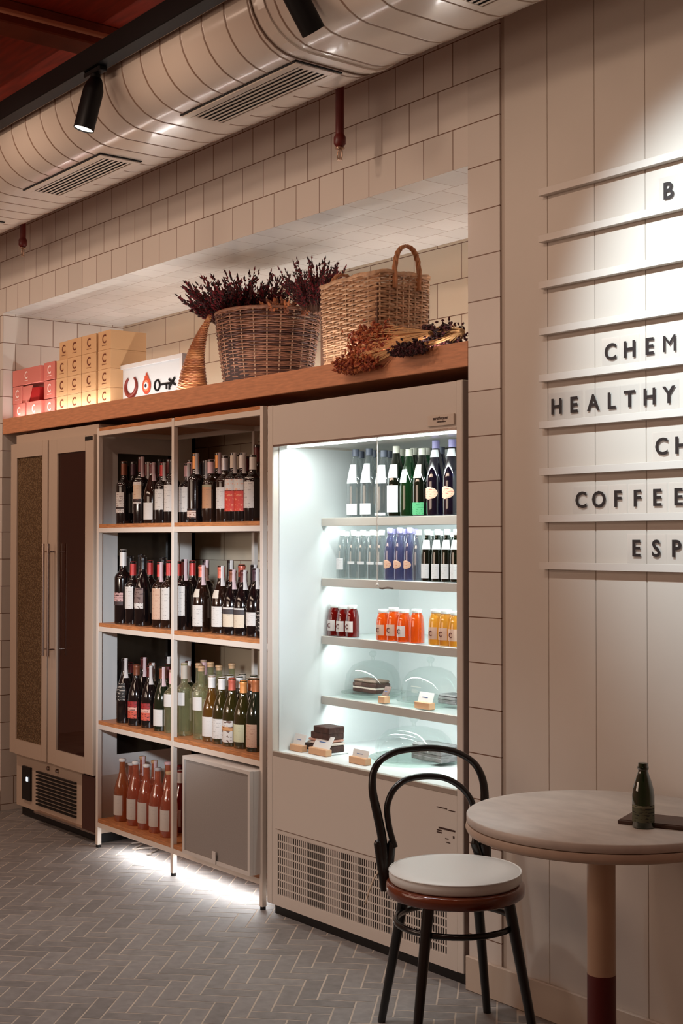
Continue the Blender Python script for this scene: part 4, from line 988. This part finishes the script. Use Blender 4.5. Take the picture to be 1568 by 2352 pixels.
for f_, l_ in ((0.55, 0.026), (0.72, 0.03)): xx = c2.x + (e2.x - c2.x) * f_; b.box(xx, xx + 0.010, yy - 0.003, yy + 0.003, c2.z - l_, c2.z)
P(b, 'key_print', m_blackm)
b = MB(); c3 = pt(396, 878)
b.box(c3.x - 0.035, c3.x + 0.03, yy - 0.004, yy + 0.002, c3.z - 0.004, c3.z + 0.006, M=Matrix.Translation(c3) @ Matrix.Rotation(0.5, 4, 'Y') @ Matrix.Translation(-c3))
b.box(c3.x - 0.025, c3.x + 0.03, yy - 0.005, yy + 0.001, c3.z - 0.004, c3.z + 0.006, M=Matrix.Translation(c3) @ Matrix.Rotation(-0.7, 4, 'Y') @ Matrix.Translation(-c3))
P(b, 'arrow_print', m_blackm)

# wicker
def wick(name, c, s=0.25): return mat(name, c, 0.65, noise=s, nscale=45, bump=0.1)
def woven(b, ringf, n_rings, n_stakes, rr, sub=4, wob=0.006, mi=0, mis=1, alt=True, jit=0.0):
    """ringf(t, a) -> Vector on the basket wall, t 0..1 bottom to top; n_rings horizontal canes weave round the stakes"""
    N = n_stakes * sub
    for j in range(n_rings):
        t_ = (j + 0.5) / n_rings; pts = []
        ph = PI * (j % 2) if alt else 0
        dj = random.uniform(-jit, jit)
        for k in range(N):
            a = 2 * PI * k / N
            c_ = ringf(t_ + dj * math.sin(a * 3 + j) * 0.3 / n_rings, a); n_ = c_ - ringf(t_, a + PI); n_.z = 0; n_.normalize()
            pts.append(c_ + n_ * wob * math.sin(a * n_stakes / 2 + ph))
        b.tube(pts, rr * random.uniform(0.85, 1.1), 5, mi if random.random() < 0.75 else 2, closed=True)
    for s in range(n_stakes):
        a = 2 * PI * (s + 0.5) / n_stakes * 1.0
        b.tube([ringf(q_ / 10, a) for q_ in range(11)], rr * 0.95, 5, mis)
W1 = [wick('wicker_brown', srgb(136, 92, 70)), wick('wicker_pale', srgb(176, 140, 112)), wick('wicker_dark', srgb(84, 50, 40))]
W2 = [wick('cane_tan', srgb(190, 150, 116)), wick('cane_pale', srgb(200, 164, 130)), wick('cane_brown', srgb(160, 118, 86))]
# round tapered basket
by = 0.335; bxc = X(614, by)
RT1 = (X(738, by) - X(490, by)) / 2 * 0.80
t = thing('wicker_basket', 'tapered round brown wicker basket full of dark heather on the shelf', 'basket', (bxc, by, SZ + 0.004))
HB1 = 0.336; rt, rb = 0.243, 0.192
def rf1(t_, a):
    r = rb + (rt - rb) * (t_ ** 0.8); return Vector((r * math.cos(a), r * 0.93 * math.sin(a), 0.004 + t_ * HB1))
b = MB(); woven(b, rf1, 42, 24, 0.0037, 4, 0.0040, jit=1.0); b.build('woven_wall', W1, t)
MB().tube([rf1(1.0, 2 * PI * k / 60) + Vector((0, 0, 0.004)) for k in range(60)], 0.0075, 8, closed=True).build('rim', W1[0], t)
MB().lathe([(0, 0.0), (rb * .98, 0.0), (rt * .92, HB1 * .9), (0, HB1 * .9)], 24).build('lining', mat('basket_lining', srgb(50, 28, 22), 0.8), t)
# rectangular basket
p0 = Vector((X(871, 0.075), 0.075, SZ + 0.004)); ang = math.radians(-5)
Wb, Db, HB2 = 0.430, 0.262, 0.335
cxy = Vector((p0.x - Wb / 2, p0.y + Db / 2 + 0.02, SZ + 0.004))
t = thing('wicker_basket', 'square tan wicker basket with two arched handles beside the tiled pilaster', 'basket', cxy, ang)
def rf2(t_, a, hw=Wb / 2, hd=Db / 2):
    s = 0.94 + 0.06 * t_; n_ = 7.0
    ca, sa_ = math.cos(a), math.sin(a)
    r = (abs(ca) ** n_ + abs(sa_) ** n_) ** (-1 / n_)
    return Vector((hw * s * r * ca, hd * s * r * sa_, 0.004 + t_ * HB2))
b = MB(); woven(b, rf2, 36, 30, 0.0046, 4, 0.0045, alt=True); b.build('woven_wall', W2, t)
MB().tube([rf2(1.0, 2 * PI * k / 64) + Vector((0, 0, 0.004 + 0.003 * math.sin(k))) for k in range(64)], 0.009, 8, closed=True).build('rim', W2[0], t)
MB().box(-Wb * .46, Wb * .46, -Db * .46, Db * .46, 0, HB2 * 0.9).build('lining', mat('basket_lining2', srgb(96, 64, 46), 0.8), t)
for sx in (-1, 1):
    hx = sx * (Wb / 2 + 0.004); pts = []
    hh = 0.125 if sx > 0 else 0.085
    for k in range(25):
        u = k / 24; a = PI * u
        pts.append(Vector((hx, 0.055 * math.cos(a), HB2 - 0.05 + (0.05 if 0 < k < 24 else 0) + hh * 0.9 * math.sin(a) ** 0.7)))
    b = MB()
    for ph in (0, 2.1, 4.2):
        b.tube([q_ + Vector((0.006 * math.cos(k * 0.9 + ph), 0.005 * math.sin(k * 0.9 + ph), 0)) for k, q_ in enumerate(pts)], 0.0062, 6)
    b.build('handle', wick('handle_cane', srgb(170, 112, 70)), t)
# woven fin-shaped basket
t = thing('woven_cone', 'narrow curved woven cone basket leaning beside the round wicker basket', 'basket', (X(441, 0.095), 0.095, SZ + 0.002))
Hc = 0.335
def rf3(t_, a):
    r = 0.078 * (1 - t_) ** 0.92 + 0.004
    return Vector((0.150 * t_ ** 2.6 + r * math.cos(a), r * 0.8 * math.sin(a), t_ * Hc))
b = MB()
for j in range(44):
    t_ = (j + 0.5) / 44; N = 40
    pts = []
    for k in range(N):
        a = 2 * PI * k / N; q_ = rf3(t_, a); cdir = q_ - rf3(t_, a + PI)
        if cdir.length > 1e-4: cdir.normalize()
        pts.append(q_ + cdir * 0.0018 * math.sin(a * 10 + PI * (j % 2)))
    b.tube(pts, 0.0039, 5, int(random.random() < .35), closed=True)
b.build('woven_wall', [wick('straw_rust', srgb(156, 92, 52)), wick('straw_pale', srgb(184, 124, 76))], t)
MB().tube([rf3(k / 20, PI * 0.999) + Vector((-0.003, 0, 0)) for k in range(21)], 0.006, 6).build('edge_binding', wick('straw_edge', srgb(196, 140, 92)), t)

# dried flowers
def bud(b, p, d, l, w_, mi):
    d = d.normalized(); u = d.cross(Vector((0, 0, 1)))
    if u.length < 1e-3: u = Vector((1, 0, 0))
    u.normalize(); v = d.cross(u)
    vs = [p, p + d * l * .5 + u * w_, p + d * l * .5 + v * w_, p + d * l * .5 - u * w_, p + d * l * .5 - v * w_, p + d * l]
    b.add(vs, [[0, 2, 1], [0, 3, 2], [0, 4, 3], [0, 1, 4], [5, 1, 2], [5, 2, 3], [5, 3, 4], [5, 4, 1]], mi)
def bunch(name, label, cat, base, n, spread, hmin, hmax, buds, blen, colors, lean=(0, 0, 0), root_r=0.03, droop=0.0, group=None, fat=0.0022):
    t = thing(name, label, cat, base, 0, group); s_ = MB(); f_ = MB()
    for i in range(n):
        a = random.uniform(0, 2 * PI); rr = random.random() ** 0.6
        d = Vector((math.cos(a) * spread * rr, math.sin(a) * spread * rr * 0.8, 1)) + Vector(lean); d.normalize()
        ln = random.uniform(hmin, hmax); p = Vector((math.cos(a) * root_r * rr, math.sin(a) * root_r * rr, 0)); pts = [p]
        for k in range(6):
            d = (d + Vector((random.uniform(-.12, .12), random.uniform(-.12, .12), random.uniform(-.05, .05) - droop))).normalized()
            p = p + d * ln / 6; pts.append(p)
        s_.tube(pts, 0.0011, 3)
        for k in range(buds):
            u = random.uniform(0.2, 1.0); q_ = pts[min(5, int(u * 6))].lerp(pts[min(6, int(u * 6) + 1)], u * 6 % 1)
            dd = (pts[min(6, int(u * 6) + 1)] - pts[min(5, int(u * 6))]).normalized() + Vector((random.uniform(-1, 1), random.uniform(-1, 1), random.uniform(-.6, .9))) * 0.8
            bud(f_, q_, dd, blen * random.uniform(.6, 1.3), fat * random.uniform(.7, 1.3), random.randrange(len(colors)))
        bud(f_, pts[-1] - d * 0.004, d, blen * 1.5, fat, random.randrange(len(colors)))
    s_.build('stems', mat('dry_stem', srgb(84, 50, 34), 0.7), t)
    o_ = f_.build('blossoms', colors, t)
    return t
D1 = [mat('heather_a', srgb(112, 16, 28), 0.8), mat('heather_b', srgb(66, 8, 16), 0.8), mat('heather_c', srgb(34, 10, 10), 0.8)]
D2 = [mat('leaf_ochre', srgb(170, 100, 56), 0.7), mat('leaf_brown', srgb(120, 66, 40), 0.7)]
zt_ = SZ + HB1 - 0.03
bunch('heather_bunch', 'bushy dark red heather bunch over the left rim of the round basket', 'dried flowers', (X(556, .28), .28, zt_ + .01), 380, 1.35, 0.06, 0.24, 32, 0.018, D1, lean=(-0.30, -0.15, 0), root_r=0.12, fat=0.0040)
bunch('heather_bunch', 'dark red heather sprigs standing tall between the two baskets', 'dried flowers', (X(730, .33), .33, zt_ + .01), 170, 0.8, 0.06, 0.22, 32, 0.014, D1, lean=(0.12, 0, 0), root_r=0.06, fat=0.0036)
bunch('dried_leaf_bunch', 'ochre brown dried leaves low in the middle of the round basket', 'dried flowers', (X(655, .30), .30, zt_), 34, 1.3, 0.05, 0.085, 12, 0.022, D2, root_r=0.07, fat=0.007)
bunch('heather_sprig', 'single beaded heather sprig reaching left between the baskets', 'dried flowers', (X(706, .27), .27, zt_ + 0.03), 3, 0.15, 0.11, 0.14, 14, 0.008, D1, lean=(-1.3, 0, 0.4), root_r=0.004)
def lying(name, label, pts_px, y, z, head, n, colors, blen, fat, hr):
    pass
# rust flower bouquet lying on the shelf with its stems to the right
def bouquet(label, pxh, pxt, y, zc, nst, hr, colors, blen, fat, hang, nb):
    xh, xt = X(pxh, y), X(pxt, y); t = thing('dried_bouquet', label, 'dried flowers', (xh, y, SZ)); s_ = MB(); f_ = MB()
    for i in range(nst):
        a = random.uniform(0, 2 * PI); rr = random.random() ** .5
        off = Vector((0, math.cos(a) * 0.028 * rr, 0.030 + math.sin(a) * 0.024 * rr))
        tip = Vector((random.uniform(-hr, hr * .6), math.cos(a) * 0.05 * rr, max(-hang, 0.035 + math.sin(a) * hr * rr * .8)))
        if tip.z < 0.012 and y + tip.y > -0.012: tip.y = -0.03 - y + random.uniform(-.02, 0); 
        end = Vector((xt - xh, off.y * 0.5, 0.028 + off.z * 0.4 + 0.03))
        mid = tip.lerp(end, 0.5); mid.z = max(mid.z, 0.022)
        s_.tube([end, mid, tip.lerp(mid, .3) + Vector((0, 0, .004)), tip], 0.0013, 3)
        for k in range(nb):
            q_ = tip + Vector((random.gauss(0, .014), random.gauss(0, .010), random.gauss(0, .011)))
            q_.z = max(q_.z, 0.006 if y + q_.y > -0.002 else -hang)
            bud(f_, q_, Vector((random.gauss(-.5, 1), random.gauss(0, 1), random.gauss(0, 1))), blen, fat, random.randrange(len(colors)))
    s_.build('stems', mat('straw_stem', srgb(206, 160, 108), 0.7), t); f_.build('blossoms', colors, t)
    return t
D3 = [mat('rust_a', srgb(170, 82, 48), 0.7), mat('rust_b', srgb(130, 52, 34), 0.7), mat('rust_c', srgb(196, 116, 70), 0.7)]
bouquet('rust-coloured dried flower bouquet lying on the shelf edge before the square basket', 868, 990, 0.045, 0, 130, 0.13, D3, 0.018, 0.0055, 0.03, 13)
D4 = [mat('plum_a', srgb(84, 34, 40), 0.7), mat('plum_b', srgb(52, 24, 28), 0.7)]
bouquet('dark plum dried flower bouquet lying against the niche end by the pilaster', 1022, 1062, 0.10, 0, 150, 0.085, D4, 0.017, 0.0052, 0.0, 16)

# ------------------------------------------------------------------ menu rails and letters
rails_z = [1.389 + 0.1455 * k for k in range(9)]
rx0 = X(1250); rx1 = 0.4
for k, zz in enumerate(rails_z):
    t = thing('menu_rail', 'white menu ledge on the boarded wall, %s' % ['lowest of the nine, under ESP', 'second from the bottom, under COFFEE', 'third from the bottom, under CH', 'under the word HEALTHY', 'under the word CHEM', 'empty one above the word CHEM', 'third from the top, empty', 'under the single letter B', 'topmost of the nine'][k], 'menu rail', (rx0, 0, zz), 0, 'white ledges holding the menu letters')
    MB().box(0, rx1 - rx0, -0.022, -0.0005, 0, 0.005, bev=0.0008).build('ledge', mat('rail_white', srgb(212, 203, 194), 0.45), t)
    MB().box(0, rx1 - rx0, -0.0240, -0.0215, 0, 0.022, bev=0.0006).build('front_lip', _M['rail_white'], t)
m_plate2 = glass('letter_acrylic', (0.995, 0.995, 0.995, 1), 0.02, 0.10, 0.3, body=0.05, bcol=srgb(226, 226, 230)); m_ink = mat('letter_ink', srgb(26, 12, 11), 0.6)
words = [(7, 'B', [1538]), (4, 'CHEM', [1403.5, 1447.5, 1493, 1539.5]), (3, 'HEALTHY', [1279, 1318.5, 1363.5, 1405, 1447, 1493, 1537.5]),
         (2, 'CH', [1520, 1566]), (1, 'COFFEE', [1334.5, 1375.5, 1418.5, 1463.5, 1509, 1558]), (0, 'ESP', [1460.5, 1506.5, 1552.5])]
for ri, wd, pxs in words:
    seen = {}
    for i, (ch, px) in enumerate(zip(wd, pxs)):
        x = X(px, -0.004)
        if i == 0: wpl = 0.066
        occ = seen.get(ch, 0); seen[ch] = occ + 1
        ordn = ''
        if wd.count(ch) > 1: ordn = ['first ', 'second ', 'third '][occ]
        hint = {'B': 'standing alone on the upper rail', 'CHEM': 'in the word CHEM', 'HEALTHY': 'in the word HEALTHY', 'CH': 'of the row cut after CH', 'COFFEE': 'in the word COFFEE', 'ESP': 'in the lowest row ESP'}[wd]
        t = thing('menu_letter', '%sdark letter %s on a clear plate, %s' % (ordn, ch, hint), 'sign letter', (x, -0.0036, rails_z[ri] + 0.0055), 0, 'menu letters on the white rails')
        MB().box(-0.0345, 0.0345, -0.001, 0.001, 0, 0.104, bev=0.0004).build('clear_plate', m_plate2, t)
        put('letter', text_mesh(ch, 0.068, 0.0008, m_ink), t, (0, -0.0018, 0.038))

# ------------------------------------------------------------------ bentwood chair
SC = Vector((-2.968, -0.344, 0)); BD = math.radians(156)
bk = Vector((math.cos(BD), math.sin(BD), 0))
t = thing('bentwood_chair', 'black bentwood cafe chair with round white cushion before the fridge', 'chair', (SC.x, SC.y, 0))
P = parts(t)
def cyl(b, p0, p1, r0, r1, seg=12, mid=None):
    pts = [Vector(p0), Vector(p0).lerp(Vector(p1), .5), Vector(p1)]; b.tube(pts, [r0, mid or (r0 + r1) / 2, r1], seg); return b
for ang in (-163, 115, -69, 21):
    a = math.radians(ang); d = Vector((math.cos(a), math.sin(a), 0))
    top_r = 0.170
    P(cyl(MB(), SC + d * top_r + Vector((0, 0, 0.442)), SC + d * 0.262, 0.0175, 0.0122), 'leg', m_bent)
rg = 0.176
P(MB().tube([SC + Vector((rg * math.cos(2 * PI * k / 40), rg * math.sin(2 * PI * k / 40), 0.352)) for k in range(40)], 0.0095, 8, closed=True), 'stretcher_ring', m_bent)
P(MB().lathe([(0.17, 0.428), (0.198, 0.430), (0.2045, 0.436), (0.2055, 0.452), (0.2045, 0.463), (0.198, 0.468), (0.0, 0.468)], 48, (SC.x, SC.y, 0)), 'seat', m_seatw)
cu = P(MB().lathe([(0.17, 0.469), (0.190, 0.470), (0.1955, 0.476), (0.1965, 0.490), (0.1955, 0.500), (0.190, 0.5035), (0.15, 0.507), (0.08, 0.509), (0.0, 0.5095)], 56, (SC.x, SC.y, 0)), 'cushion', m_cushion)
P(MB().tube([SC + Vector((0.1955 * math.cos(2 * PI * k / 56), 0.1955 * math.sin(2 * PI * k / 56), 0.5015)) for k in range(56)], 0.0022, 6, closed=True), 'piping', m_cushion, cu)
tilt = math.radians(9); nrm = bk * math.cos(tilt) - Vector((0, 0, 1)) * math.sin(tilt); P0 = SC + bk * 0.178 + Vector((0, 0, 0.47))
def onback(px, py):
    d = ray(px, py); k = (P0 - CAM).dot(nrm) / d.dot(nrm); return CAM + d * k
def smooth(pts, n=5):
    out = []; Q = [pts[0]] + pts + [pts[-1]]
    for i in range(1, len(Q) - 2):
        for k in range(n):
            u = k / n; a, b_, c_, d_ = Q[i - 1], Q[i], Q[i + 1], Q[i + 2]
            out.append(0.5 * ((2 * b_) + (c_ - a) * u + (2 * a - 5 * b_ + 4 * c_ - d_) * u * u + (3 * b_ - a - 3 * c_ + d_) * u ** 3))
    out.append(pts[-1]); return out
outer = [(885, 2046), (882.5, 1993), (878, 1930), (867, 1873), (857, 1827), (854.8, 1797), (859, 1769), (875.7, 1744.6), (909, 1726.8), (947, 1720), (993, 1718), (1034, 1724), (1064.5, 1735.7), (1090, 1755), (1105, 1781.6), (1111.5, 1810), (1113, 1840), (1115, 1890), (1117, 1940), (1118, 1985)]
inner = [(905, 1946), (893, 1904), (887.5, 1863), (891, 1838), (904, 1812), (927, 1793), (955, 1785), (985, 1783), (1018.6, 1787), (1049, 1802), (1070, 1822), (1085, 1850.5), (1092, 1890), (1088, 1938)]
sm_ = smooth([onback(*q_) for q_ in outer]); P(MB().tube(sm_, [0.0105 + 0.0040 * min(1, max(0, (0.80 - p_.z) / 0.15)) for p_ in sm_], 10), 'back_hoop', m_bent)
P(MB().tube(smooth([onback(*q_) - nrm * 0.006 for q_ in inner]), 0.0100, 10), 'inner_hoop', m_bent)
# joints where the hoops are bolted to the back legs
for q0, q1 in (((868, 1938), (884, 2046)), ((1108, 1940), (1121, 2000)), ((899, 1938), (888, 2048)), ((1090, 1938), (1112, 2000))):
    b = MB(); a0, a1 = onback(*q0), onback(*q1); b.tube(smooth([a0, a0.lerp(a1, .5), a1], 4), 0.0138, 10); b.lathe([(0, -0.0138), (0.0098, -0.0098), (0.0138, 0), (0.0098, 0.0098), (0, 0.0138)], 12, a0); P(b, 'back_joint', m_bent)
b = MB(); b.tube(smooth([onback(903, 1990), onback(880, 1993), onback(862, 2012), onback(848, 2045), onback(838, 2078)], 4), 0.0028, 6)
P(b, 'cushion_tie', mat('tie_tape', srgb(206, 184, 160), 0.7), cu)

# ------------------------------------------------------------------ marble table and what stands on it
TC = Vector((-2.376, -0.374, 0)); TZ = 0.762; TR = 0.351
t = thing('cafe_table', 'round marble cafe table on a two-tone pedestal before the boarded wall', 'table', TC)
P = parts(t)
P(MB().lathe([(0.0, TZ - 0.022), (TR - 0.004, TZ - 0.022), (TR - 0.001, TZ - 0.018), (TR - 0.001, TZ - 0.003), (TR - 0.004, TZ), (0, TZ)], 72, TC), 'marble_top', m_marble)
P(MB().lathe([(0.0, TZ - 0.050), (TR - 0.012, TZ - 0.050), (TR - 0.003, TZ - 0.046), (TR + 0.002, TZ - 0.036), (TR - 0.001, TZ - 0.024), (0, TZ - 0.0225)], 72, TC), 'under_rim', m_tedge)
P(MB().lathe([(0.037, 0.350), (0.037, TZ - 0.050)], 28, TC), 'column', m_ped)
P(MB().lathe([(0.0375, 0.02), (0.0375, 0.350)], 28, TC), 'lower_column', m_pedr, None, 'maroon painted foot of the column')
P(MB().lathe([(0.22, 0.0), (0.22, 0.010), (0.20, 0.016), (0.05, 0.022)], 36, TC), 'base', m_blackm)
bp = at(1465, 1903, z=TZ)
g_tb = glass('table_bottle_green', (0.05, 0.20, 0.06, 1), 0.12, 0.03, 0.4, body=0.55, bcol=srgb(20, 60, 22))
label_mat('tb_label', [(0, srgb(84, 88, 66)), (.85, srgb(120, 120, 96))], ink=srgb(30, 34, 30), amount=1.0, scale=0.6)
hb = (1905 - 1757) / (FPX / (bp - CAM).dot(FW)); hb = round(hb / .004) * .004
o = bottle('mineral_water_bottle', bp.x, bp.y + 0.02, TZ, 'small', hb, 0.0275, g_tb, None, 0.9, _M['tb_label'], (.10, .36), None, 1.3, rz=0.7)
MB().lathe([(0.0135, hb * .90), (0.0140, hb * .905), (0.0140, hb * .945), (0.0125, hb * .95)], 16).build('neck_ring', g_tb, o)
tag(o, 'small open green glass bottle standing on the marble table', 'bottle')
a0, a1, a2 = at(1415, 1893, z=TZ), at(1437, 1873, z=TZ), at(1600, 1913, z=TZ)
u_ = (a2 - a0); u_.z = 0; u_.normalize(); v_ = Vector((-u_.y, u_.x, 0))
if v_.dot(a1 - a0) < 0: v_ = -v_
L1 = (a2 - a0).length; D_ = 0.115
Mx = Matrix(((u_.x, v_.x, 0, 0), (u_.y, v_.y, 0, 0), (0, 0, 1, 0), (0, 0, 0, 1)))
t = thing('menu_board', 'dark brown flat menu folder lying behind the green bottle', 'menu', (a0.x, a0.y + 0.004, TZ + 0.0006))
b = MB(); b.box(0, L1, 0, D_, 0, 0.010, bev=0.002, M=Mx); b.build('cover', mat('menu_leather', srgb(66, 40, 28), 0.5), t)
b = MB(); b.box(0.004, L1 - 0.004, 0.004, D_ - 0.004, 0.010, 0.0112, M=Mx); b.build('top_panel', mat('menu_panel', srgb(84, 56, 40), 0.5), t)

# ------------------------------------------------------------------ duct, track, lamps, sprinklers
ZD, RDU = 3.0, 0.18; yr, yl = -0.367, -0.600
t = thing('air_duct', 'long white spiral-seamed flat oval air duct under the ceiling', 'duct', (-4.2, -0.48, ZD + RDU))
P = parts(t)
prof = []
for k in range(15): a = math.radians(-90 - 180 * k / 14); prof.append((yl + RDU * math.cos(a), ZD + RDU + RDU * math.sin(a), k / 14))
for k in range(15): a = math.radians(90 - 180 * k / 14); prof.append((yr + RDU * math.cos(a), ZD + RDU + RDU * math.sin(a), 1 + k / 14))
n_ = len(prof); cy_, cz_ = (yl + yr) / 2, ZD + RDU
vs = []; fs = []; pitch = 0.132; x = -8.6; st = []
while x < -1.2:
    st += [(x, 0), (x + 0.004, 0), (x + 0.03, 0), (x + 0.066, 0), (x + 0.102, 0), (x + pitch - 0.011, 0), (x + pitch - 0.008, 0), (x + pitch - 0.006, 1), (x + pitch - 0.002, 1)]; x += pitch
for i, (x, up_) in enumerate(st):
    for (yy_, zz_, ph) in prof:
        c_y = yl if ph <= 1 else yr
        d = Vector((0, yy_ - c_y, zz_ - cz_)).normalized()
        o_ = 0.0022 if up_ else 0.0
        sl = 0.05 * (ph if ph <= 1 else 2 - ph)
        vs.append((x + sl, yy_ + d.y * o_, zz_ + d.z * o_))
for i in range(len(st) - 1):
    for k in range(n_):
        k2 = (k + 1) % n_; fs.append([i * n_ + k, (i + 1) * n_ + k, (i + 1) * n_ + k2, i * n_ + k2])
dm = MB().add(vs, fs, 0, True)
for i in range(len(st) - 1):
    if st[i][1] or st[i + 1][1]:
        for k in range(n_): dm.mi[i * n_ + k] = 1
P(dm, 'duct_shell', [m_duct, mat('seam_taupe', srgb(150, 122, 102), 0.5)])
def band(x, w_, mt, ex=0.006):
    vs = []; fs = []
    for xx, e in ((x - w_ / 2, 0.0), (x - w_ / 2, ex), (x + w_ / 2, ex), (x + w_ / 2, 0.0)):
        for (yy_, zz_, ph) in prof:
            c_y = yl if ph <= 1 else yr; d = Vector((0, yy_ - c_y, zz_ - cz_)).normalized(); vs.append((xx, yy_ + d.y * e, zz_ + d.z * e))
    for i in range(3):
        for k in range(n_): k2 = (k + 1) % n_; fs.append([i * n_ + k, (i + 1) * n_ + k, (i + 1) * n_ + k2, i * n_ + k2])
    P(MB().add(vs, fs, 0, False), 'joint_band', mt)
band(at(850, 163, z=ZD).x, 0.035, m_duct)
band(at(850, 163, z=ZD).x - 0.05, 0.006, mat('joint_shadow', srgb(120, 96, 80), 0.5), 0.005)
band(-7.2, 0.035, m_duct)
for (gx0_, gx1_) in ((-4.13, -3.44), (-5.44, -4.745), (-2.78, -2.09), (-6.75, -6.06)):
    b = MB(); ya, yb = -0.585, -0.405
    b.box(gx0_, gx1_, ya, ya + 0.028, ZD - 0.008, ZD + 0.004, bev=0.001); b.box(gx0_, gx1_, yb - 0.028, yb, ZD - 0.008, ZD + 0.004, bev=0.001)
    b.box(gx0_, gx0_ + 0.03, ya + .028, yb - .028, ZD - 0.008, ZD + 0.004); b.box(gx1_ - 0.03, gx1_, ya + .028, yb - .028, ZD - 0.008, ZD + 0.004)
    g_ = P(b, 'diffuser_frame', m_duct)
    P(MB().box(gx0_ + 0.03, gx1_ - 0.03, ya + 0.028, yb - 0.028, ZD - 0.0040, ZD + 0.003), 'diffuser_recess', m_dark, g_)  # dark slab on the duct face, coloured as the shade between slats
    b = MB()
    for k in range(6): yy_ = ya + 0.028 + (yb - ya - 0.056) * (k + .5) / 6; b.box(gx0_ + 0.03, gx1_ - 0.03, yy_ - 0.0048, yy_ + 0.0048, ZD - 0.0072, ZD - 0.0062)
    P(b, 'diffuser_slats', m_duct, g_)
    P(MB().box(gx0_ - 0.006, gx1_ + 0.006, ya - 0.007, ya, ZD - 0.004, ZD + 0.003), 'diffuser_gasket', m_dark, g_)
    P(MB().box(gx1_, gx1_ + 0.007, ya - 0.007, yb, ZD - 0.004, ZD + 0.003), 'diffuser_gasket', m_dark, g_)
for xh in (-7.4, -2.2):
    P(MB().tube([(xh, cy_, ZD + 2 * RDU), (xh, cy_, ZT)], 0.006, 6), 'hanger_rod', m_chrome)
# track
TY, TZZ = -0.84, 3.155
t = thing('lighting_track', 'black lighting track running along the duct below the ceiling', 'lighting track', (-4.2, TY, TZZ + 0.03))
P = parts(t)
P(MB().box(-8.6, -1.5, TY - 0.030, TY + 0.030, TZZ, TZZ + 0.075, bev=0.003), 'housing', m_blackm)
P(MB().box(-8.6, -1.5, TY + 0.031, TY + 0.034, TZZ + 0.004, TZZ + 0.012), 'edge_strip', m_chrome)
for xh in (-7.8, -2.4):
    P(MB().tube([(xh, TY, TZZ + 0.075), (xh, TY, ZT)], 0.004, 6), 'suspension_rod', m_blackm)
def track_lamp(label, px_a, d, x=None):
    xx = x if x is not None else X(px_a, TY)
    t = thing('track_spotlight', label, 'lamp', (xx, TY, TZZ), 0, 'black spotlights on the lighting track')
    MB().box(-0.06, 0.06, -0.017, 0.017, -0.018, -0.0005, bev=0.003).build('adapter', m_blackm, t)
    MB().tube([(0, 0, -0.018), (0, 0, -0.05)], 0.018, 12).build('swivel', m_blackm, t)
    dn = Vector(d).normalized(); zax = -dn; xa_ = Vector((0, 1, 0)).cross(zax).normalized(); ya_ = zax.cross(xa_)
    Mr = Matrix(((xa_.x, ya_.x, zax.x, 0), (xa_.y, ya_.y, zax.y, 0), (xa_.z, ya_.z, zax.z, 0), (0, 0, 0, 1)))
    base = Vector((0, 0, -0.045)) + dn * 0.0
    Mt = Matrix.Translation(base) @ Mr
    MB().lathe([(0.020, 0.015), (0.028, 0.0), (0.0355, -0.025), (0.0365, -0.035), (0.0365, -0.175), (0.0345, -0.175), (0.0335, -0.168)], 28, M=Mt).build('lamp_body', m_blackm, t)
    MB().lathe([(0.0336, -0.170), (0.0, -0.170)], 28, M=Mt).build('lens', m_lens, t)
    return t
track_lamp('black track spotlight with lit lens hanging before the duct', 215, (-0.13, -0.20, -1))
track_lamp('black track spotlight at the top edge, tilted towards the wall', 652, (0.0, 0.6, -0.8))
# sprinklers
def sprinkler(label, px, tip_py, y, pipe_top):
    x = X(px, y); z = Z(px, tip_py, y); t = thing('sprinkler_drop', label, 'sprinkler', (x, y, z), 0, 'red sprinkler pipes in front of the tiled wall')
    MB().tube([(0, 0, 0.085), (0, 0, pipe_top - z)], 0.0155, 14).build('pipe', m_red, t)
    MB().lathe([(0.012, 0.045), (0.016, 0.050), (0.0215, 0.058), (0.0215, 0.082), (0.0165, 0.092)], 14).build('collar', m_red, t)
    MB().lathe([(0.006, 0.038), (0.009, 0.040), (0.018, 0.0415), (0.018, 0.0435), (0.010, 0.047)], 12).build('deflector', m_brass, t)
    b = MB()
    for s in (-1, 1): b.tube([(s * 0.006, 0, 0.038), (s * 0.013, 0, 0.030), (s * 0.013, 0, 0.012), (s * 0.004, 0, 0.002)], 0.0025, 6)
    b.tube([(0, 0, 0.036), (0, 0, 0.004)], 0.002, 6); b.lathe([(0.010, 0.0), (0.010, 0.002)], 12)
    b.build('frame', m_brass, t)
sprinkler('dark red sprinkler pipe hanging below the duct over the fridge', 780, 368, -0.16, 3.70)
sprinkler('small sprinkler head below the duct at the niche left end', 49, 590, -0.16, 3.70)
